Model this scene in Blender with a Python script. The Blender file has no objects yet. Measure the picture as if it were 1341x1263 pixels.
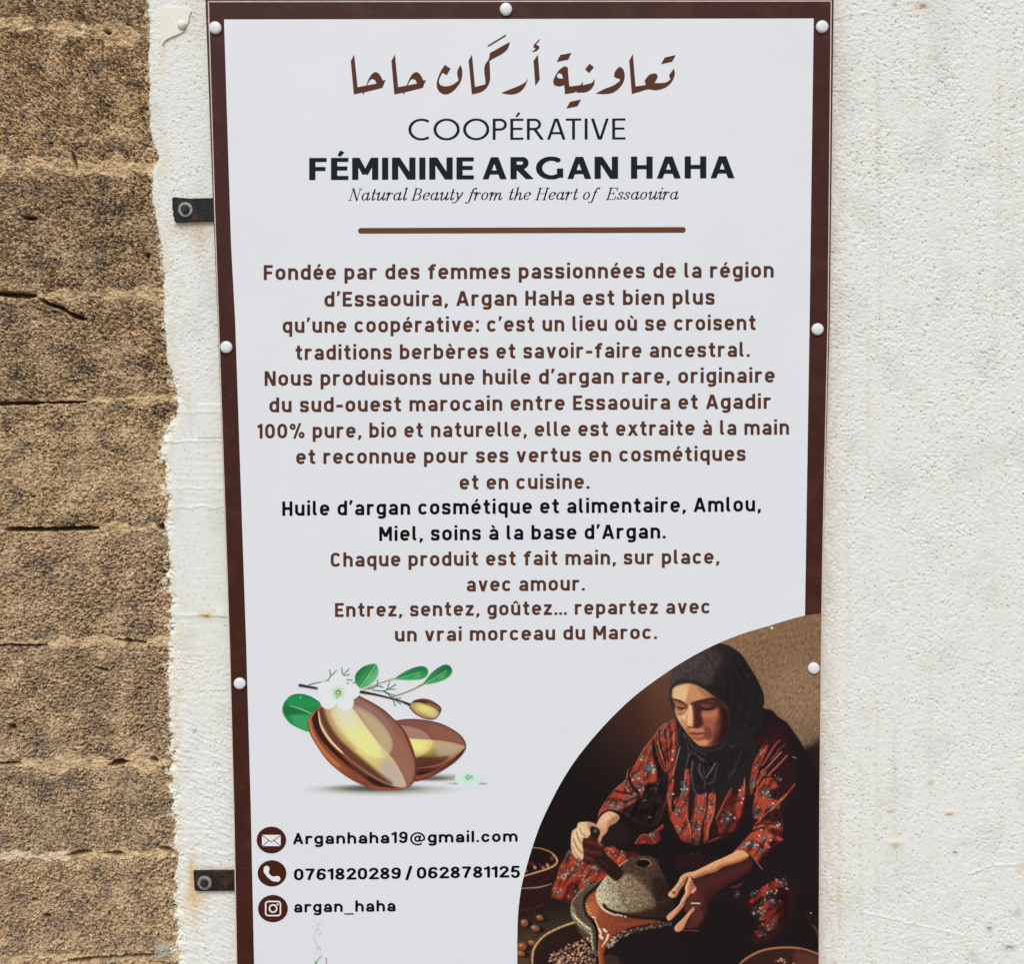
import bpy, math
import numpy as np

# ------------------------------------------------------------------ camera, sky, sun, exposure
W0, H0, F0 = 1341.0, 1263.0, 1300.0          # photograph size and focal length in its pixels
D0, CAMZ = 1.60, 1.60                        # metres from the wall, eye height
def _n(v): return v / np.linalg.norm(v)
DV = _n(np.array([176.0, 18508.0, F0]))      # direction of the wall's plumb lines (down), camera space
HX = 137000.0
DH = _n(np.array([HX, -(176.0 * HX + F0 * F0) / 18508.0, F0]))   # direction of its level lines
NW = np.cross(DH, DV)
C2W = np.array([DH, NW, -DV])                # camera (x right, y down, z forward) -> world
scene = bpy.context.scene
cam_data = bpy.data.cameras.new('camera')
cam_data.sensor_width = 36.0
cam_data.lens = 36.0 * F0 / W0
cam_data.clip_start, cam_data.clip_end = 0.05, 500.0
cam = bpy.data.objects.new('camera', cam_data)
scene.collection.objects.link(cam)
from mathutils import Matrix
_R = np.array([C2W[:, 0], -C2W[:, 1], -C2W[:, 2]]).T
_M = Matrix.Identity(4)
for _i in range(3):
    for _j in range(3):
        _M[_i][_j] = float(_R[_i, _j])
_M[1][3], _M[2][3] = -D0, CAMZ
cam.matrix_world = _M
scene.camera = cam

world = bpy.data.worlds.new('World')
scene.world = world
world.use_nodes = True
_nt = world.node_tree
_sky = _nt.nodes.new('ShaderNodeTexSky')
_sky.sky_type = 'NISHITA'
_sky.sun_disc = False
SUN_EL, SUN_AZ = math.radians(50), math.radians(188)   # azimuth: clockwise from +Y, so in front of the wall
_sky.sun_elevation, _sky.sun_rotation = SUN_EL, SUN_AZ
_sky.air_density, _sky.dust_density, _sky.ozone_density = 1.0, 2.0, 1.0
_bg = _nt.nodes['Background']
_nt.links.new(_sky.outputs[0], _bg.inputs[0])
_bg.inputs[1].default_value = 0.10
_sl = bpy.data.lights.new('sun', 'SUN')
_sl.energy, _sl.angle, _sl.color = 1.5, math.radians(26), (1.0, 0.985, 0.93)
sun = bpy.data.objects.new('sun', _sl)
scene.collection.objects.link(sun)
from mathutils import Vector
_d = Vector((math.sin(SUN_AZ) * math.cos(SUN_EL), math.cos(SUN_AZ) * math.cos(SUN_EL), math.sin(SUN_EL)))
sun.rotation_euler = _d.to_track_quat('Z', 'Y').to_euler()
sun.location = _d * 20
scene.view_settings.view_transform = 'Standard'
scene.view_settings.look = 'None'
scene.view_settings.exposure = 0.33
scene.view_settings.gamma = 1.0

def to_world(px, py, yp):
    """Photograph pixel -> the point where its ray meets the upright plane Y = yp."""
    px, py, yp = np.broadcast_arrays(np.asarray(px, float), np.asarray(py, float), np.asarray(yp, float))
    r = np.stack([px - W0 / 2, py - H0 / 2, np.full(px.shape, F0)], -1) @ C2W.T
    t = (yp + D0) / r[..., 1]
    return np.stack([r[..., 0] * t, yp, CAMZ + r[..., 2] * t], -1)

def lin(c):
    c = np.asarray(c, float) / 255.0
    return np.where(c <= 0.04045, c / 12.92, ((c + 0.055) / 1.055) ** 2.4)
KALB = 1.13                                  # picture value -> base colour under this daylight
def alb(c): return np.clip(lin(c) * KALB, 0.0, 0.86)
# ------------------------------------------------------------------ numpy tools
def _hash(ix, iy, seed):
    n = (ix.astype(np.int64) * 374761393 + iy.astype(np.int64) * 668265263 + seed * 982451653) & 0xFFFFFFFF
    n = ((n ^ (n >> 13)) * 1274126177) & 0xFFFFFFFF
    return ((n ^ (n >> 16)) & 0xFFFF) / 65535.0
def vnoise(x, y, seed=0):
    """Gradient noise, about -1..1."""
    x0, y0 = np.floor(x), np.floor(y)
    fx, fy = x - x0, y - y0
    ux, uy = fx * fx * fx * (fx * (fx * 6 - 15) + 10), fy * fy * fy * (fy * (fy * 6 - 15) + 10)
    def g(dx, dy):
        a = _hash(x0 + dx, y0 + dy, seed) * 6.2831853
        return np.cos(a) * (fx - dx) + np.sin(a) * (fy - dy)
    a, b, c, d = g(0, 0), g(1, 0), g(0, 1), g(1, 1)
    return 1.5 * ((a * (1 - ux) + b * ux) * (1 - uy) + (c * (1 - ux) + d * ux) * uy)
def fbm(x, y, seed=0, octv=4, gain=0.5):
    s, a = np.zeros(np.shape(x)), 1.0
    for o in range(octv):
        s = s + a * vnoise(x, y, seed + o * 17)
        x, y, a = x * 2.03 + 5.1, y * 2.03 + 1.7, a * gain
    return s
def sstep(a, b, x):
    t = np.clip((x - a) / (b - a), 0, 1)
    return t * t * (3 - 2 * t)
def worley(x, y, seed=0):
    """Distance to the nearest scattered point, and that point's random value."""
    ix, iy = np.floor(x), np.floor(y)
    best, val = np.full(np.shape(x), 9.0), np.zeros(np.shape(x))
    for dx in (-1, 0, 1):
        for dy in (-1, 0, 1):
            cx, cy = ix + dx, iy + dy
            qx, qy = cx + _hash(cx, cy, seed), cy + _hash(cx, cy, seed + 7)
            d = np.hypot(x - qx, y - qy)
            m = d < best
            best = np.where(m, d, best)
            val = np.where(m, _hash(cx, cy, seed + 13), val)
    return best, val
def spline(pts, closed=False, n=6):
    """Catmull-Rom through the points."""
    p = np.asarray(pts, float)
    if len(p) < 3: return p
    if closed: q = np.vstack([p[-1:], p, p[:2]])
    else: q = np.vstack([2 * p[0] - p[1], p, 2 * p[-1] - p[-2]])
    t = np.linspace(0, 1, n, endpoint=False)[:, None]
    out = []
    for i in range(len(q) - 3):
        a, b, c, d = q[i], q[i + 1], q[i + 2], q[i + 3]
        out.append(0.5 * ((2 * b) + (c - a) * t + (2 * a - 5 * b + 4 * c - d) * t * t + (3 * b - a - 3 * c + d) * t ** 3))
    r = np.vstack(out)
    return r if closed else np.vstack([r, p[-1:]])
def poly_sd(X, Y, pts):
    """Signed distance to a closed polygon, negative inside."""
    P = np.asarray(pts, float)
    Q = np.roll(P, -1, 0)
    best, ins = np.full(X.shape, 1e9), np.zeros(X.shape, bool)
    for (ax, ay), (bx, by) in zip(P, Q):
        ex, ey = bx - ax, by - ay
        L = ex * ex + ey * ey + 1e-12
        t = np.clip(((X - ax) * ex + (Y - ay) * ey) / L, 0, 1)
        best = np.minimum(best, (X - ax - t * ex) ** 2 + (Y - ay - t * ey) ** 2)
        if ay != by:
            ins ^= ((ay > Y) != (by > Y)) & (X < (bx - ax) * (Y - ay) / (by - ay) + ax)
    return np.where(ins, -1, 1) * np.sqrt(best)
def line_sd(X, Y, pts, hw, flat=False):
    """Signed distance to a stroke with half width hw per point."""
    P = np.asarray(pts, float)
    hw = np.broadcast_to(np.asarray(hw, float), (len(P),))
    best, n = np.full(X.shape, 1e9), len(P) - 1
    for i in range(n):
        (ax, ay), (bx, by) = P[i], P[i + 1]
        ex, ey = bx - ax, by - ay
        L = math.sqrt(ex * ex + ey * ey) + 1e-12
        if flat and L < 1e-6: continue
        s = ((X - ax) * ex + (Y - ay) * ey) / L
        t = np.clip(s / L, 0, 1)
        w = hw[i] * (1 - t) + hw[i + 1] * t
        if flat:
            d = np.maximum(np.maximum(np.abs((X - ax) * ey - (Y - ay) * ex) / L - w, -s), s - L)
            if i > 0: d = np.minimum(d, np.hypot(X - ax, Y - ay) - hw[i])
        else:
            d = np.hypot(X - ax - t * ex, Y - ay - t * ey) - w
        best = np.minimum(best, d)
    return best

# ------------------------------------------------------------------ mesh building
def srgbless(c): return np.asarray(c, float)
def make_mesh(name, verts, counts, idx, mat, col=None, smooth=False):
    me = bpy.data.meshes.new(name)
    verts = np.ascontiguousarray(verts, np.float32)
    idx = np.ascontiguousarray(idx, np.int32)
    counts = np.ascontiguousarray(counts, np.int32)
    me.vertices.add(len(verts)); me.vertices.foreach_set('co', verts.ravel())
    me.loops.add(len(idx)); me.loops.foreach_set('vertex_index', idx)
    me.polygons.add(len(counts))
    me.polygons.foreach_set('loop_start', np.concatenate([[0], np.cumsum(counts)[:-1]]).astype(np.int32))
    if col is not None:
        a = me.color_attributes.new('paint', 'FLOAT_COLOR', 'POINT')
        rgba = np.ones((len(verts), 4), np.float32); rgba[:, :3] = col
        a.data.foreach_set('color', rgba.ravel())
    me.update(calc_edges=True)
    me.polygons.foreach_set('use_smooth', np.full(len(counts), smooth))
    me.materials.append(mat)
    return me
def add_obj(name, data, parent=None, label=None, cat=None, kind=None, group=None):
    o = bpy.data.objects.new(name, data)
    scene.collection.objects.link(o)
    if parent is not None: o.parent = parent
    for k, v in (('label', label), ('category', cat), ('kind', kind), ('group', group)):
        if v: o[k] = v
    return o
def grid_cells(mask, ny, nx):
    """Quads (wound to face -Y) of a row-major vertex grid for the cells in mask."""
    j, i = np.nonzero(mask)
    a = j * nx + i
    return np.stack([a, a + nx, a + nx + 1, a + 1], 1)
def compact(verts, quads, col=None):
    u, inv = np.unique(quads.ravel(), return_inverse=True)
    return verts[u], inv.reshape(quads.shape), (None if col is None else col[u])
def contour_mesh(xs, ys, F):
    """Marching squares: flat polygons where F < 0.  Returns (points in px, counts, indices)."""
    ny, nx = F.shape
    ins = F < 0
    code = ins[:-1, :-1] * 1 + ins[:-1, 1:] * 2 + ins[1:, 1:] * 4 + ins[1:, :-1] * 8
    XX, YY = np.meshgrid(xs, ys)
    q = grid_cells(code == 15, ny, nx)
    if len(q):
        P, q, _ = compact(np.stack([XX.ravel(), YY.ravel()], 1), q)
    else:
        P = np.zeros((0, 2))
    pts, cnt, idx, base = [P], [np.full(len(q), 4)], [q.ravel()], len(P)
    off = [(0, 0), (0, 1), (1, 1), (1, 0)]
    for c in range(1, 15):
        J, I = np.nonzero(code == c)
        if not len(J): continue
        poly = []
        for k in (0, 3, 2, 1):                       # facing the viewer
            m = (k - 1) % 4
            (a, b), (d, e) = off[k], off[m]
            pk = np.stack([xs[I + b], ys[J + a]], 1); pm = np.stack([xs[I + e], ys[J + d]], 1)
            if c >> k & 1: poly.append(pk)
            if (c >> k & 1) != (c >> m & 1):
                fk, fm = F[J + a, I + b], F[J + d, I + e]
                t = (fk / (fk - fm))[:, None]
                poly.append(pk + (pm - pk) * t)
        poly = np.stack(poly, 1)
        n, k = poly.shape[:2]
        pts.append(poly.reshape(-1, 2)); cnt.append(np.full(n, k)); idx.append(base + np.arange(n * k)); base += n * k
    return np.vstack(pts), np.concatenate(cnt), np.concatenate(idx)
# ------------------------------------------------------------------ lettering: strokes in cap-height units
def arc(cx, cy, rx, ry, a0, a1, n=None):
    n = n or max(4, int(abs(a1 - a0) / 12))
    t = np.radians(np.linspace(a0, a1, n + 1))
    return [(cx + rx * math.cos(u), cy + ry * math.sin(u)) for u in t]
def sans(t, X, w, ry=None, asc=1.02, desc=-.26, rnd=False, capw=1.0):
    """Glyphs of a plain sans face: name -> (width, strokes, clip).  stroke = (points, half width)."""
    h = t / 2; G = {}
    r = w / 2 - h; cx = w / 2
    ry = ry or r
    yt, yb = X - h - ry, h + ry
    bowl = arc(cx, yt, r, ry, 0, 180) + arc(cx, yb, r, ry, 180, 360) + [(w - h, yt)]
    def S(*ps): return [(p, h) for p in ps]
    if rnd:
        lo, hi, top, ds = h, X - h, asc - h, desc + h
    else:
        lo, hi, top, ds = 0, X, asc, desc
    G['o'] = (w, S(bowl)); 
    G['d'] = (w, S(bowl, [(w - h, lo), (w - h, top)])); G['q'] = (w, S(bowl, [(w - h, ds), (w - h, hi)]))
    G['b'] = (w, S(bowl, [(h, lo), (h, top)])); G['p'] = (w, S(bowl, [(h, ds), (h, hi)]))
    arch = arc(cx, yt, r, ry, 180, 0) + [(w - h, lo)]
    G['n'] = (w, S([(h, lo), (h, hi)], [(h, yt)] + arch)); G['h'] = (w, S([(h, lo), (h, top)], [(h, yt)] + arch))
    G['u'] = (w, S([(w - h, lo), (w - h, hi)], [(h, hi)] + arc(cx, yb, r, ry, 180, 360)))
    m = w * .97; mr = m / 2 - h
    def a2(x0): return [(x0 + h, yt)] + arc(x0 + m / 2, yt, mr, ry, 180, 0) + [(x0 + m - h, lo)]
    G['m'] = (2 * m - t, S([(h, lo), (h, hi)], a2(0), a2(m - t)))
    G['r'] = (w * .74, S([(h, lo), (h, hi)], [(h, yt)] + arc(cx, yt, r, ry, 180, 62)))
    ym = X * .5
    G['e'] = (w, S([(h, ym), (w - h, ym)] + arc(cx, yt, r, ry, 0, 180) + arc(cx, yb, r, ry, 180, 318)))
    G['c'] = (w * .95, S(arc(cx, yt, r, ry, 38, 180) + arc(cx, yb, r, ry, 180, 322)))
    br = (X * .58 - t) / 2
    wa = w * .98
    G['a'] = (wa, S([(wa - h, lo), (wa - h, yt)] + arc(wa / 2, yt, wa / 2 - h, ry, 0, 148),
                   [(wa - h, h + 2 * br), (h + br, h + 2 * br)] + arc(h + br, h + br, br, br, 90, 270) + [(wa * .6, h)] + arc(wa * .62, h + .16, wa * .38 - h, .16, 270, 345)))
    ws = w * .9
    G['s'] = (ws, S(spline([(ws - h * .9, X * .74), (ws * .74, X - h * 1.02), (ws * .48, X - h), (ws * .24, X - h * 1.05), (h, X * .71), (ws * .25, X * .545), (ws * .55, X * .485),
                            (ws * .8, X * .425), (ws - h, X * .27), (ws * .76, h * 1.05), (ws * .48, h), (ws * .22, h * 1.05), (h * .8, X * .24)], n=4)))
    G['i'] = (t, S([(h, lo), (h, hi)], [(h, asc - .13 if not rnd else asc - h + .03), (h, asc + .04 if not rnd else asc - h + .04)]))
    G['l'] = (t if rnd else t + .1, S([(h, lo), (h, top)]) if rnd else S([(h, top), (h, .2)] + arc(h + .12, .12 + h, .12, .12, 180, 262)))
    G['t'] = (.42, S([(.10 + h, asc - .04), (.10 + h, .2)] + arc(.10 + h + .13, .13 + h, .13, .13, 180, 268) + [(.42, h)], [(0, X - h), (.41, X - h)]))
    G['f'] = (.46, S([(.10 + h, 0), (.10 + h, asc - .17 - h)] + arc(.10 + h + .17, asc - .17 - h, .17, .17, 180, 92) + [(.47, asc - h)], [(0, X - h), (.40, X - h)]))
    wg = w
    G['g'] = (wg, S(bowl, [(wg - h, hi), (wg - h, -.05)] + arc(cx, -.05, r, -desc - .05 - h, 0, -138)))
    G['v'] = (w, S([(h * .75, X + .1), (w / 2, -.02)], [(w - h * .75, X + .1), (w / 2, -.02)]), (0, X))
    G['x'] = (w, S([(h * .4, -.05), (w - h * .8, X + .05)], [(w - h * .4, -.05), (h * .8, X + .05)]), (0, X))
    G['z'] = (w * .88, S([(0.02, X - h), (w * .86, X - h)], [(0, h), (w * .88, h)], [(w * .86 - h * .9, X - h), (h * .9, h)]))
    G[','] = (.2, [([(.12, .17), (.10, .02), (.03, -.14)], [h * 1.05, h * .95, h * .55])])
    G['.'] = (t, S([(h, 0), (h, t)]) if not rnd else S([(h, h), (h, h + .01)]))
    G[':'] = (t, S([(h, 0), (h, t)], [(h, X - t), (h, X)]))
    G['’'] = (.17, [([(.115, 1.04), (.03, .72)], [h * 1.05, h * .6])])
    G['-'] = (.40, S([(0, .40), (.40, .40)]))
    G['…'] = (t * 3 + .24, S(*[[(h + k * (t + .12), 0), (h + k * (t + .12), t)] for k in range(3)]))
    W = .64 * capw
    G['E'] = (.56, S([(h, 0), (h, 1)], [(0, 1 - h), (.56, 1 - h)], [(0, .51), (.50, .51)], [(0, h), (.56, h)]))
    G['F'] = (.55, S([(h, 0), (h, 1)], [(0, 1 - h), (.55, 1 - h)], [(0, .48), (.50, .48)]))
    G['H'] = (W, S([(h, 0), (h, 1)], [(W - h, 0), (W - h, 1)], [(0, .51), (W, .51)]))
    G['N'] = (.68, S([(h, 0), (h, 1)], [(.68 - h, 0), (.68 - h, 1)], [(h * 1.0, 1.08), (.68 - h, -.08)]), (0, 1))
    G['M'] = (.80, S([(h, 0), (h, 1)], [(.80 - h, 0), (.80 - h, 1)], [(h * .9, 1.05), (.40, .30)], [(.80 - h * .9, 1.05), (.40, .30)]), (0, 1))
    A = .74 if not rnd else .72
    if rnd:
        G['A'] = (A, S([(h, h), (A / 2, 1 - h), (A - h, h)], [(.2, .32), (A - .2, .32)]))
    else:
        G['A'] = (A, S([(h * .55, -.1), (A / 2, 1.06)], [(A - h * .55, -.1), (A / 2, 1.06)], [(.18, .28), (A - .18, .28)]), (0, 1))
    G['C'] = (.64, S(arc(.32, 1 - .32, .32 - h, .32 - h, 28, 180) + arc(.32, .32, .32 - h, .32 - h, 180, 332)))
    o = .62; rr = o / 2 - h
    G['0'] = (o, S(arc(o / 2, 1 - h - .28, rr, .28, 0, 180) + arc(o / 2, h + .28, rr, .28, 180, 360) + [(o - h, 1 - h - .28)]))
    G['1'] = (.38, S([(.38 - h, lo), (.38 - h, 1 - (h if rnd else 0))], [(.38 - h, 1 - h * 1.2), (.04 + h * .3, .78)]))
    q = .215
    G['%'] = (.95, [(arc(.19, 1 - q, .12, .15, 0, 360), h * .78), (arc(.76, q, .12, .15, 0, 360), h * .78), ([(.66, 1.03), (.29, -.03)], h * .82)])
    G['2'] = (o, S(arc(o / 2, 1 - h - rr, rr, rr, 165, -20) + [(.28, .34), (h, h), (o - h * .5, h)]))
    G['5'] = (o, S([(o - h * 1.2, 1 - h), (.17, 1 - h), (.12, .52)] + arc(o / 2, .30 + h * .1, rr, .27, 128, -150)))
    G['6'] = (o, S(arc(o / 2, .30 + h * .2, rr, .30 - h * .8, 0, 360), [(h, .32), (h * 1.05, .5), (.16, .83), (.32, 1 - h), (.47, 1 - h * 1.3), (o - h, .80)]))
    G['9'] = (o, S(arc(o / 2, .70 - h * .2, rr, .30 - h * .8, 0, 360), [(o - h, .68), (o - h, .5), (o - .15, .17), (.30, h), (.15, h * 1.3), (h, .20)]))
    G['7'] = (o, S([(h, 1 - h), (o - h, 1 - h), (.40, .62), (.29, .3), (.25, h)]))
    G['8'] = (o, S(arc(o / 2, .75 - h * .2, rr * .86, .25 - h * .8, 0, 360), arc(o / 2, .275, rr, .275 - h, 0, 360)))
    G['/'] = (.34, S([(.04, -.03), (.30, 1.03)]))
    G['_'] = (.62, [([(0, -.17), (.62, -.17)], h * .6)])
    ha = h * .72
    G['@'] = (1.12, [(arc(.54, .36, .16, .21, 0, 360), ha), ([(.75, .60), (.68, .30), (.70, .19), (.80, .17), (.92, .24)] + arc(.56, .36, .48, .50, -5, 300), ha)])
    acc = h * .8
    def plus(ch, base, strokes):
        g = G[base]; G[ch] = (g[0], list(g[1]) + strokes) + g[2:]
    for ch, b in (('é', 'e'), ('É', 'E')):
        y = X + .06 if b == 'e' else 1.06
        plus(ch, b, [([(G[b][0] / 2 - .04, y), (G[b][0] / 2 + .10, y + .2)], [acc * .8, acc])])
    for ch, b in (('è', 'e'), ('à', 'a'), ('ù', 'u')):
        plus(ch, b, [([(G[b][0] / 2 + .05, X + .06), (G[b][0] / 2 - .11, X + .25)], [acc * .8, acc])])
    plus('û', 'u', [([(cx - .15, X + .07), (cx, X + .22), (cx + .15, X + .07)], acc * .8)])
    G[' '] = (.2, [])
    return G
def gill(t, tb):
    """Humanist capitals: t stem weight, tb arm weight."""
    h, b = t / 2, tb / 2; G = {}
    V = lambda x: ([(x, 0), (x, 1)], h)
    def Hb(x0, x1, y): return ([(x0, y), (x1, y)], b)
    e = .42 + t
    G['E'] = (e, [V(h), Hb(0, e, 1 - b), Hb(0, e - .04, .52), Hb(0, e, b)])
    G['F'] = (e, [V(h), Hb(0, e, 1 - b), Hb(0, e - .04, .50)])
    w = .58 + t
    G['H'] = (w, [V(h), V(w - h), Hb(0, w, .52)])
    G['I'] = (t, [V(h)])
    G['N'] = (w + .02, [V(b), V(w + .02 - b), ([(h * .8, 1.1), (w - h * .6, -.1)], h * .95)], (0, 1))
    m = .70 + t
    G['M'] = (m, [V(b), V(m - b), ([(b * 1.1, 1.08), (m / 2, .26)], h * .9), ([(m - b * 1.1, 1.08), (m / 2, .26)], h * .9)], (0, 1))
    a = .64 + t
    G['A'] = (a, [([(h * .6, -.1), (a / 2, 1.08)], (h + b) / 2), ([(a - h * .6, -.1), (a / 2, 1.08)], h), Hb(.2, a - .2, .31)], (0, 1))
    G['V'] = (a - .03, [([(h * .6, 1.1), (a / 2 - .015, -.08)], h), ([(a - .03 - h * .6, 1.1), (a / 2 - .015, -.08)], (h + b) / 2)], (0, 1))
    T = .56 + t * .6
    G['T'] = (T, [V(T / 2), Hb(0, T, 1 - b)])
    O = .97 + t * .8
    def ell(cx, rx, ry, a0, a1): 
        p = arc(cx, .5, rx, ry, a0, a1, 40)
        hw = [b + (h - b) * abs((q[0] - cx) / rx) for q in p]
        return (p, hw)
    G['O'] = (O, [ell(O / 2, O / 2 - h, .515 - b, 0, 360)])
    c = .80 + t * .7
    G['C'] = (c, [ell(O / 2, O / 2 - h, .515 - b, 52, 308)])
    G['G'] = (c + .06, [ell(O / 2, O / 2 - h, .515 - b, 52, 300), ([(c + .06 - h, .06), (c + .06 - h, .48)], h)])
    def bowl(y0, wd):
        r = (1 - y0) / 2
        return [(0.02, 1 - b), (wd - r, 1 - b)] + arc(wd - r, (1 + y0) / 2, r - h, r - b, 90, -90) + [(0.02, y0 + b)]
    p = .46 + t
    G['P'] = (p, [V(h), (bowl(.44, p), (h + b) / 2)])
    G['R'] = (p + .10, [V(h), (bowl(.46, p), (h + b) / 2), ([(.30, .52), (p + .08, -.05)], h)], (0, 1))
    G['É'] = (e, list(G['E'][1]) + [([(e / 2 - .03, 1.08), (e / 2 + .1, 1.29)], [b * .7, b * 1.0])])
    G[' '] = (.26, [])
    return G
def didone(thick, thin):
    """Sloped high-contrast face for the tagline (upright here, sheared when set)."""
    K, k = thick / 2, thin / 2; G = {}
    X, w = .66, .50
    def C(p):
        p = np.asarray(p, float); d = np.gradient(p, axis=0)
        v = np.abs(d[:, 1]) / (np.hypot(d[:, 0], d[:, 1]) + 1e-9)
        return (p, k + (K - k) * v ** 2.2)
    V = lambda x, y0, y1: ([(x, y0), (x, y1)], K)
    Hh = lambda x0, x1, y: ([(x0, y), (x1, y)], k)
    ser = lambda x, y, q=.15: Hh(x - q, x + q, y)
    def tail(x): return C(spline([(x, .16), (x + .03, .04), (x + .10, .02), (x + .2, .16)], n=4))
    def head(x): return C(spline([(x - .16, X - .14), (x - .09, X - .03), (x, X)], n=4))
    bow = arc(w / 2, X / 2, w / 2 - K, X / 2 - k, 0, 360, 32)
    G['o'] = (w, [C(bow)])
    G['a'] = (w + .08, [C(bow), V(w - K, .12, X), tail(w - K)])
    G['e'] = (w - .04, [C(arc(w / 2, X / 2, w / 2 - K, X / 2 - k, 40, 318, 28) ), C(spline([(K, .30), (.26, .32), (.42, .42), (.43, .55), (.36, X - .02)], n=4))])
    G['u'] = (w + .12, [V(K + .08, .14, X), head(K + .08), C(spline([(K + .08, .2), (.16, .04), (.27, .02), (w, .35)], n=5)), V(w, .12, X), tail(w)])
    G['r'] = (.42, [V(K + .06, 0, X), head(K + .06), C(spline([(K + .07, .3), (.2, .56), (.32, X - .03), (.40, X - .1)], n=5)), ([(.385, X - .11), (.386, X - .111)], K * .95)])
    G['i'] = (.24, [V(K + .08, .12, X), head(K + .08), tail(K + .08), ([(K + .08, .94), (K + .08, .945)], K * 1.1)])
    G['t'] = (.30, [V(K + .08, .12, .92), tail(K + .08), Hh(-.02, .30, X - .01)])
    G['l'] = (.24, [V(K + .06, .12, 1.05), Hh(-.03, .12, 1.04), tail(K + .06)])
    def hump(x0): return [C(spline([(x0, .28), (x0 + .1, .53), (x0 + .21, X - .03), (x0 + .3, X - .09), (x0 + .31, .4)], n=5))]
    G['n'] = (w + .1, [V(K + .06, 0, X), head(K + .06)] + hump(K + .07) + [V(K + .38, .12, .45), tail(K + .38)])
    G['h'] = (w + .1, [V(K + .06, 0, 1.05), Hh(-.03, .12, 1.04)] + hump(K + .07) + [V(K + .38, .12, .45), tail(K + .38)])
    G['m'] = (w + .46, [V(K + .06, 0, X), head(K + .06)] + hump(K + .07) + [V(K + .38, 0, .45)] + hump(K + .39) + [V(K + .70, .12, .45), tail(K + .70)])
    G['s'] = (.38, [C(spline([(.33, .48), (.30, .60), (.19, X - .02), (.08, .55), (.08, .44), (.2, .34), (.31, .23), (.30, .09), (.18, .02), (.06, .06), (.03, .18)], n=4)), ([(.19, .345), (.2, .335)], K * .9)])
    G['f'] = (.34, [C(spline([(.46, .94), (.40, 1.03), (.28, .98), (.23, .8), (.20, .3), (.17, -.12), (.08, -.26), (-.06, -.24)], n=5)), ([(.43, .95), (.431, .95)], K * .9), ([(-.05, -.21), (-.051, -.21)], K * .9), Hh(.08, .38, X - .01)])
    G['y'] = (w, [C(spline([(.02, X - .08), (.1, X - .02), (.18, .4), (.27, .06)], n=5)), C(spline([(.46, X - .02), (.44, .45), (.27, .02), (.12, -.22), (.0, -.26), (-.06, -.2)], n=5)), ([(.45, X - .06), (.451, X - .06)], K * .8)])
    G['N'] = (.80, [([(.12, 0), (.12, 1)], k), ([(.13, 1), (.62, 0)], K), ([(.64, 0), (.64, 1)], k), ser(.12, .01, .12), ser(.10, .99, .1), ser(.66, .99, .13)])
    G['H'] = (.82, [V(.14, 0, 1), V(.66, 0, 1), Hh(.14, .66, .52), ser(.14, .01), ser(.14, .99), ser(.66, .01), ser(.66, .99)])
    G['E'] = (.70, [V(.14, 0, 1), Hh(0, .64, .99), Hh(0, .66, .01), Hh(.14, .46, .52), ([(.63, .99), (.63, .74)], k * 1.4), ([(.65, .01), (.66, .28)], k * 1.4), ([(.46, .42), (.46, .63)], k * 1.4)])
    G['B'] = (.68, [V(.14, 0, 1), Hh(0, .4, .99), Hh(0, .4, .01), Hh(.14, .4, .53), C(arc(.38, .76, .17, .23, 90, -90, 14)), C(arc(.40, .27, .2, .26, 90, -90, 14))])
    G[' '] = (.22, [])
    return G
def set_line(text, G, x0, x1, b0, b1, cap, track, step=.62, flat=True, slant=0.0, sp=None):
    """Sets a line from x0 to x1 (px) on a baseline b0..b1; returns xs, ys, field."""
    adv, x = [], 0.0
    for k, ch in enumerate(text):
        if text[k - 1:k + 1] == 'AT': x -= .13
        g = G[ch]; adv.append(x)
        x += (sp if ch == ' ' and sp else g[0]) + (track if ch != ' ' else track * .5)
    total = x - track + slant * .5
    sx = (x1 - x0) / total
    xs = np.arange(x0 - 6, x1 + 8, step); ys = np.arange(min(b0, b1) - cap * 1.42, max(b0, b1) + cap * .42, step)
    F = np.full((len(ys), len(xs)), 1.0)
    U0 = (xs - x0) / sx
    for ch, a in zip(text, adv):
        g = G[ch]
        if not g[1]: continue
        m0, m1 = np.searchsorted(U0, [a - .35, a + g[0] + .6])
        X, Y = np.meshgrid(xs[m0:m1], ys)
        V = (b0 + (b1 - b0) * (X - x0) / (x1 - x0) - Y) / cap
        U = (X - x0) / sx - a - slant * V
        f = np.full(X.shape, 1.0)
        for pts, hw in g[1]:
            f = np.minimum(f, line_sd(U, V, pts, hw, flat and len(pts) > 1))
        if len(g) > 2: f = np.maximum(f, np.maximum(g[2][0] - V, V - g[2][1]))
        F[:, m0:m1] = np.minimum(F[:, m0:m1], f)
    return xs, ys, F
BROWN, BLACK, INK = (94, 57, 42), (9, 9, 12), (24, 34, 36)
DIN = sans(.186, .775, .60)
RND = sans(.190, .74, .64, ry=(.74 - .190) / 2, asc=1.0, rnd=True)
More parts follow.
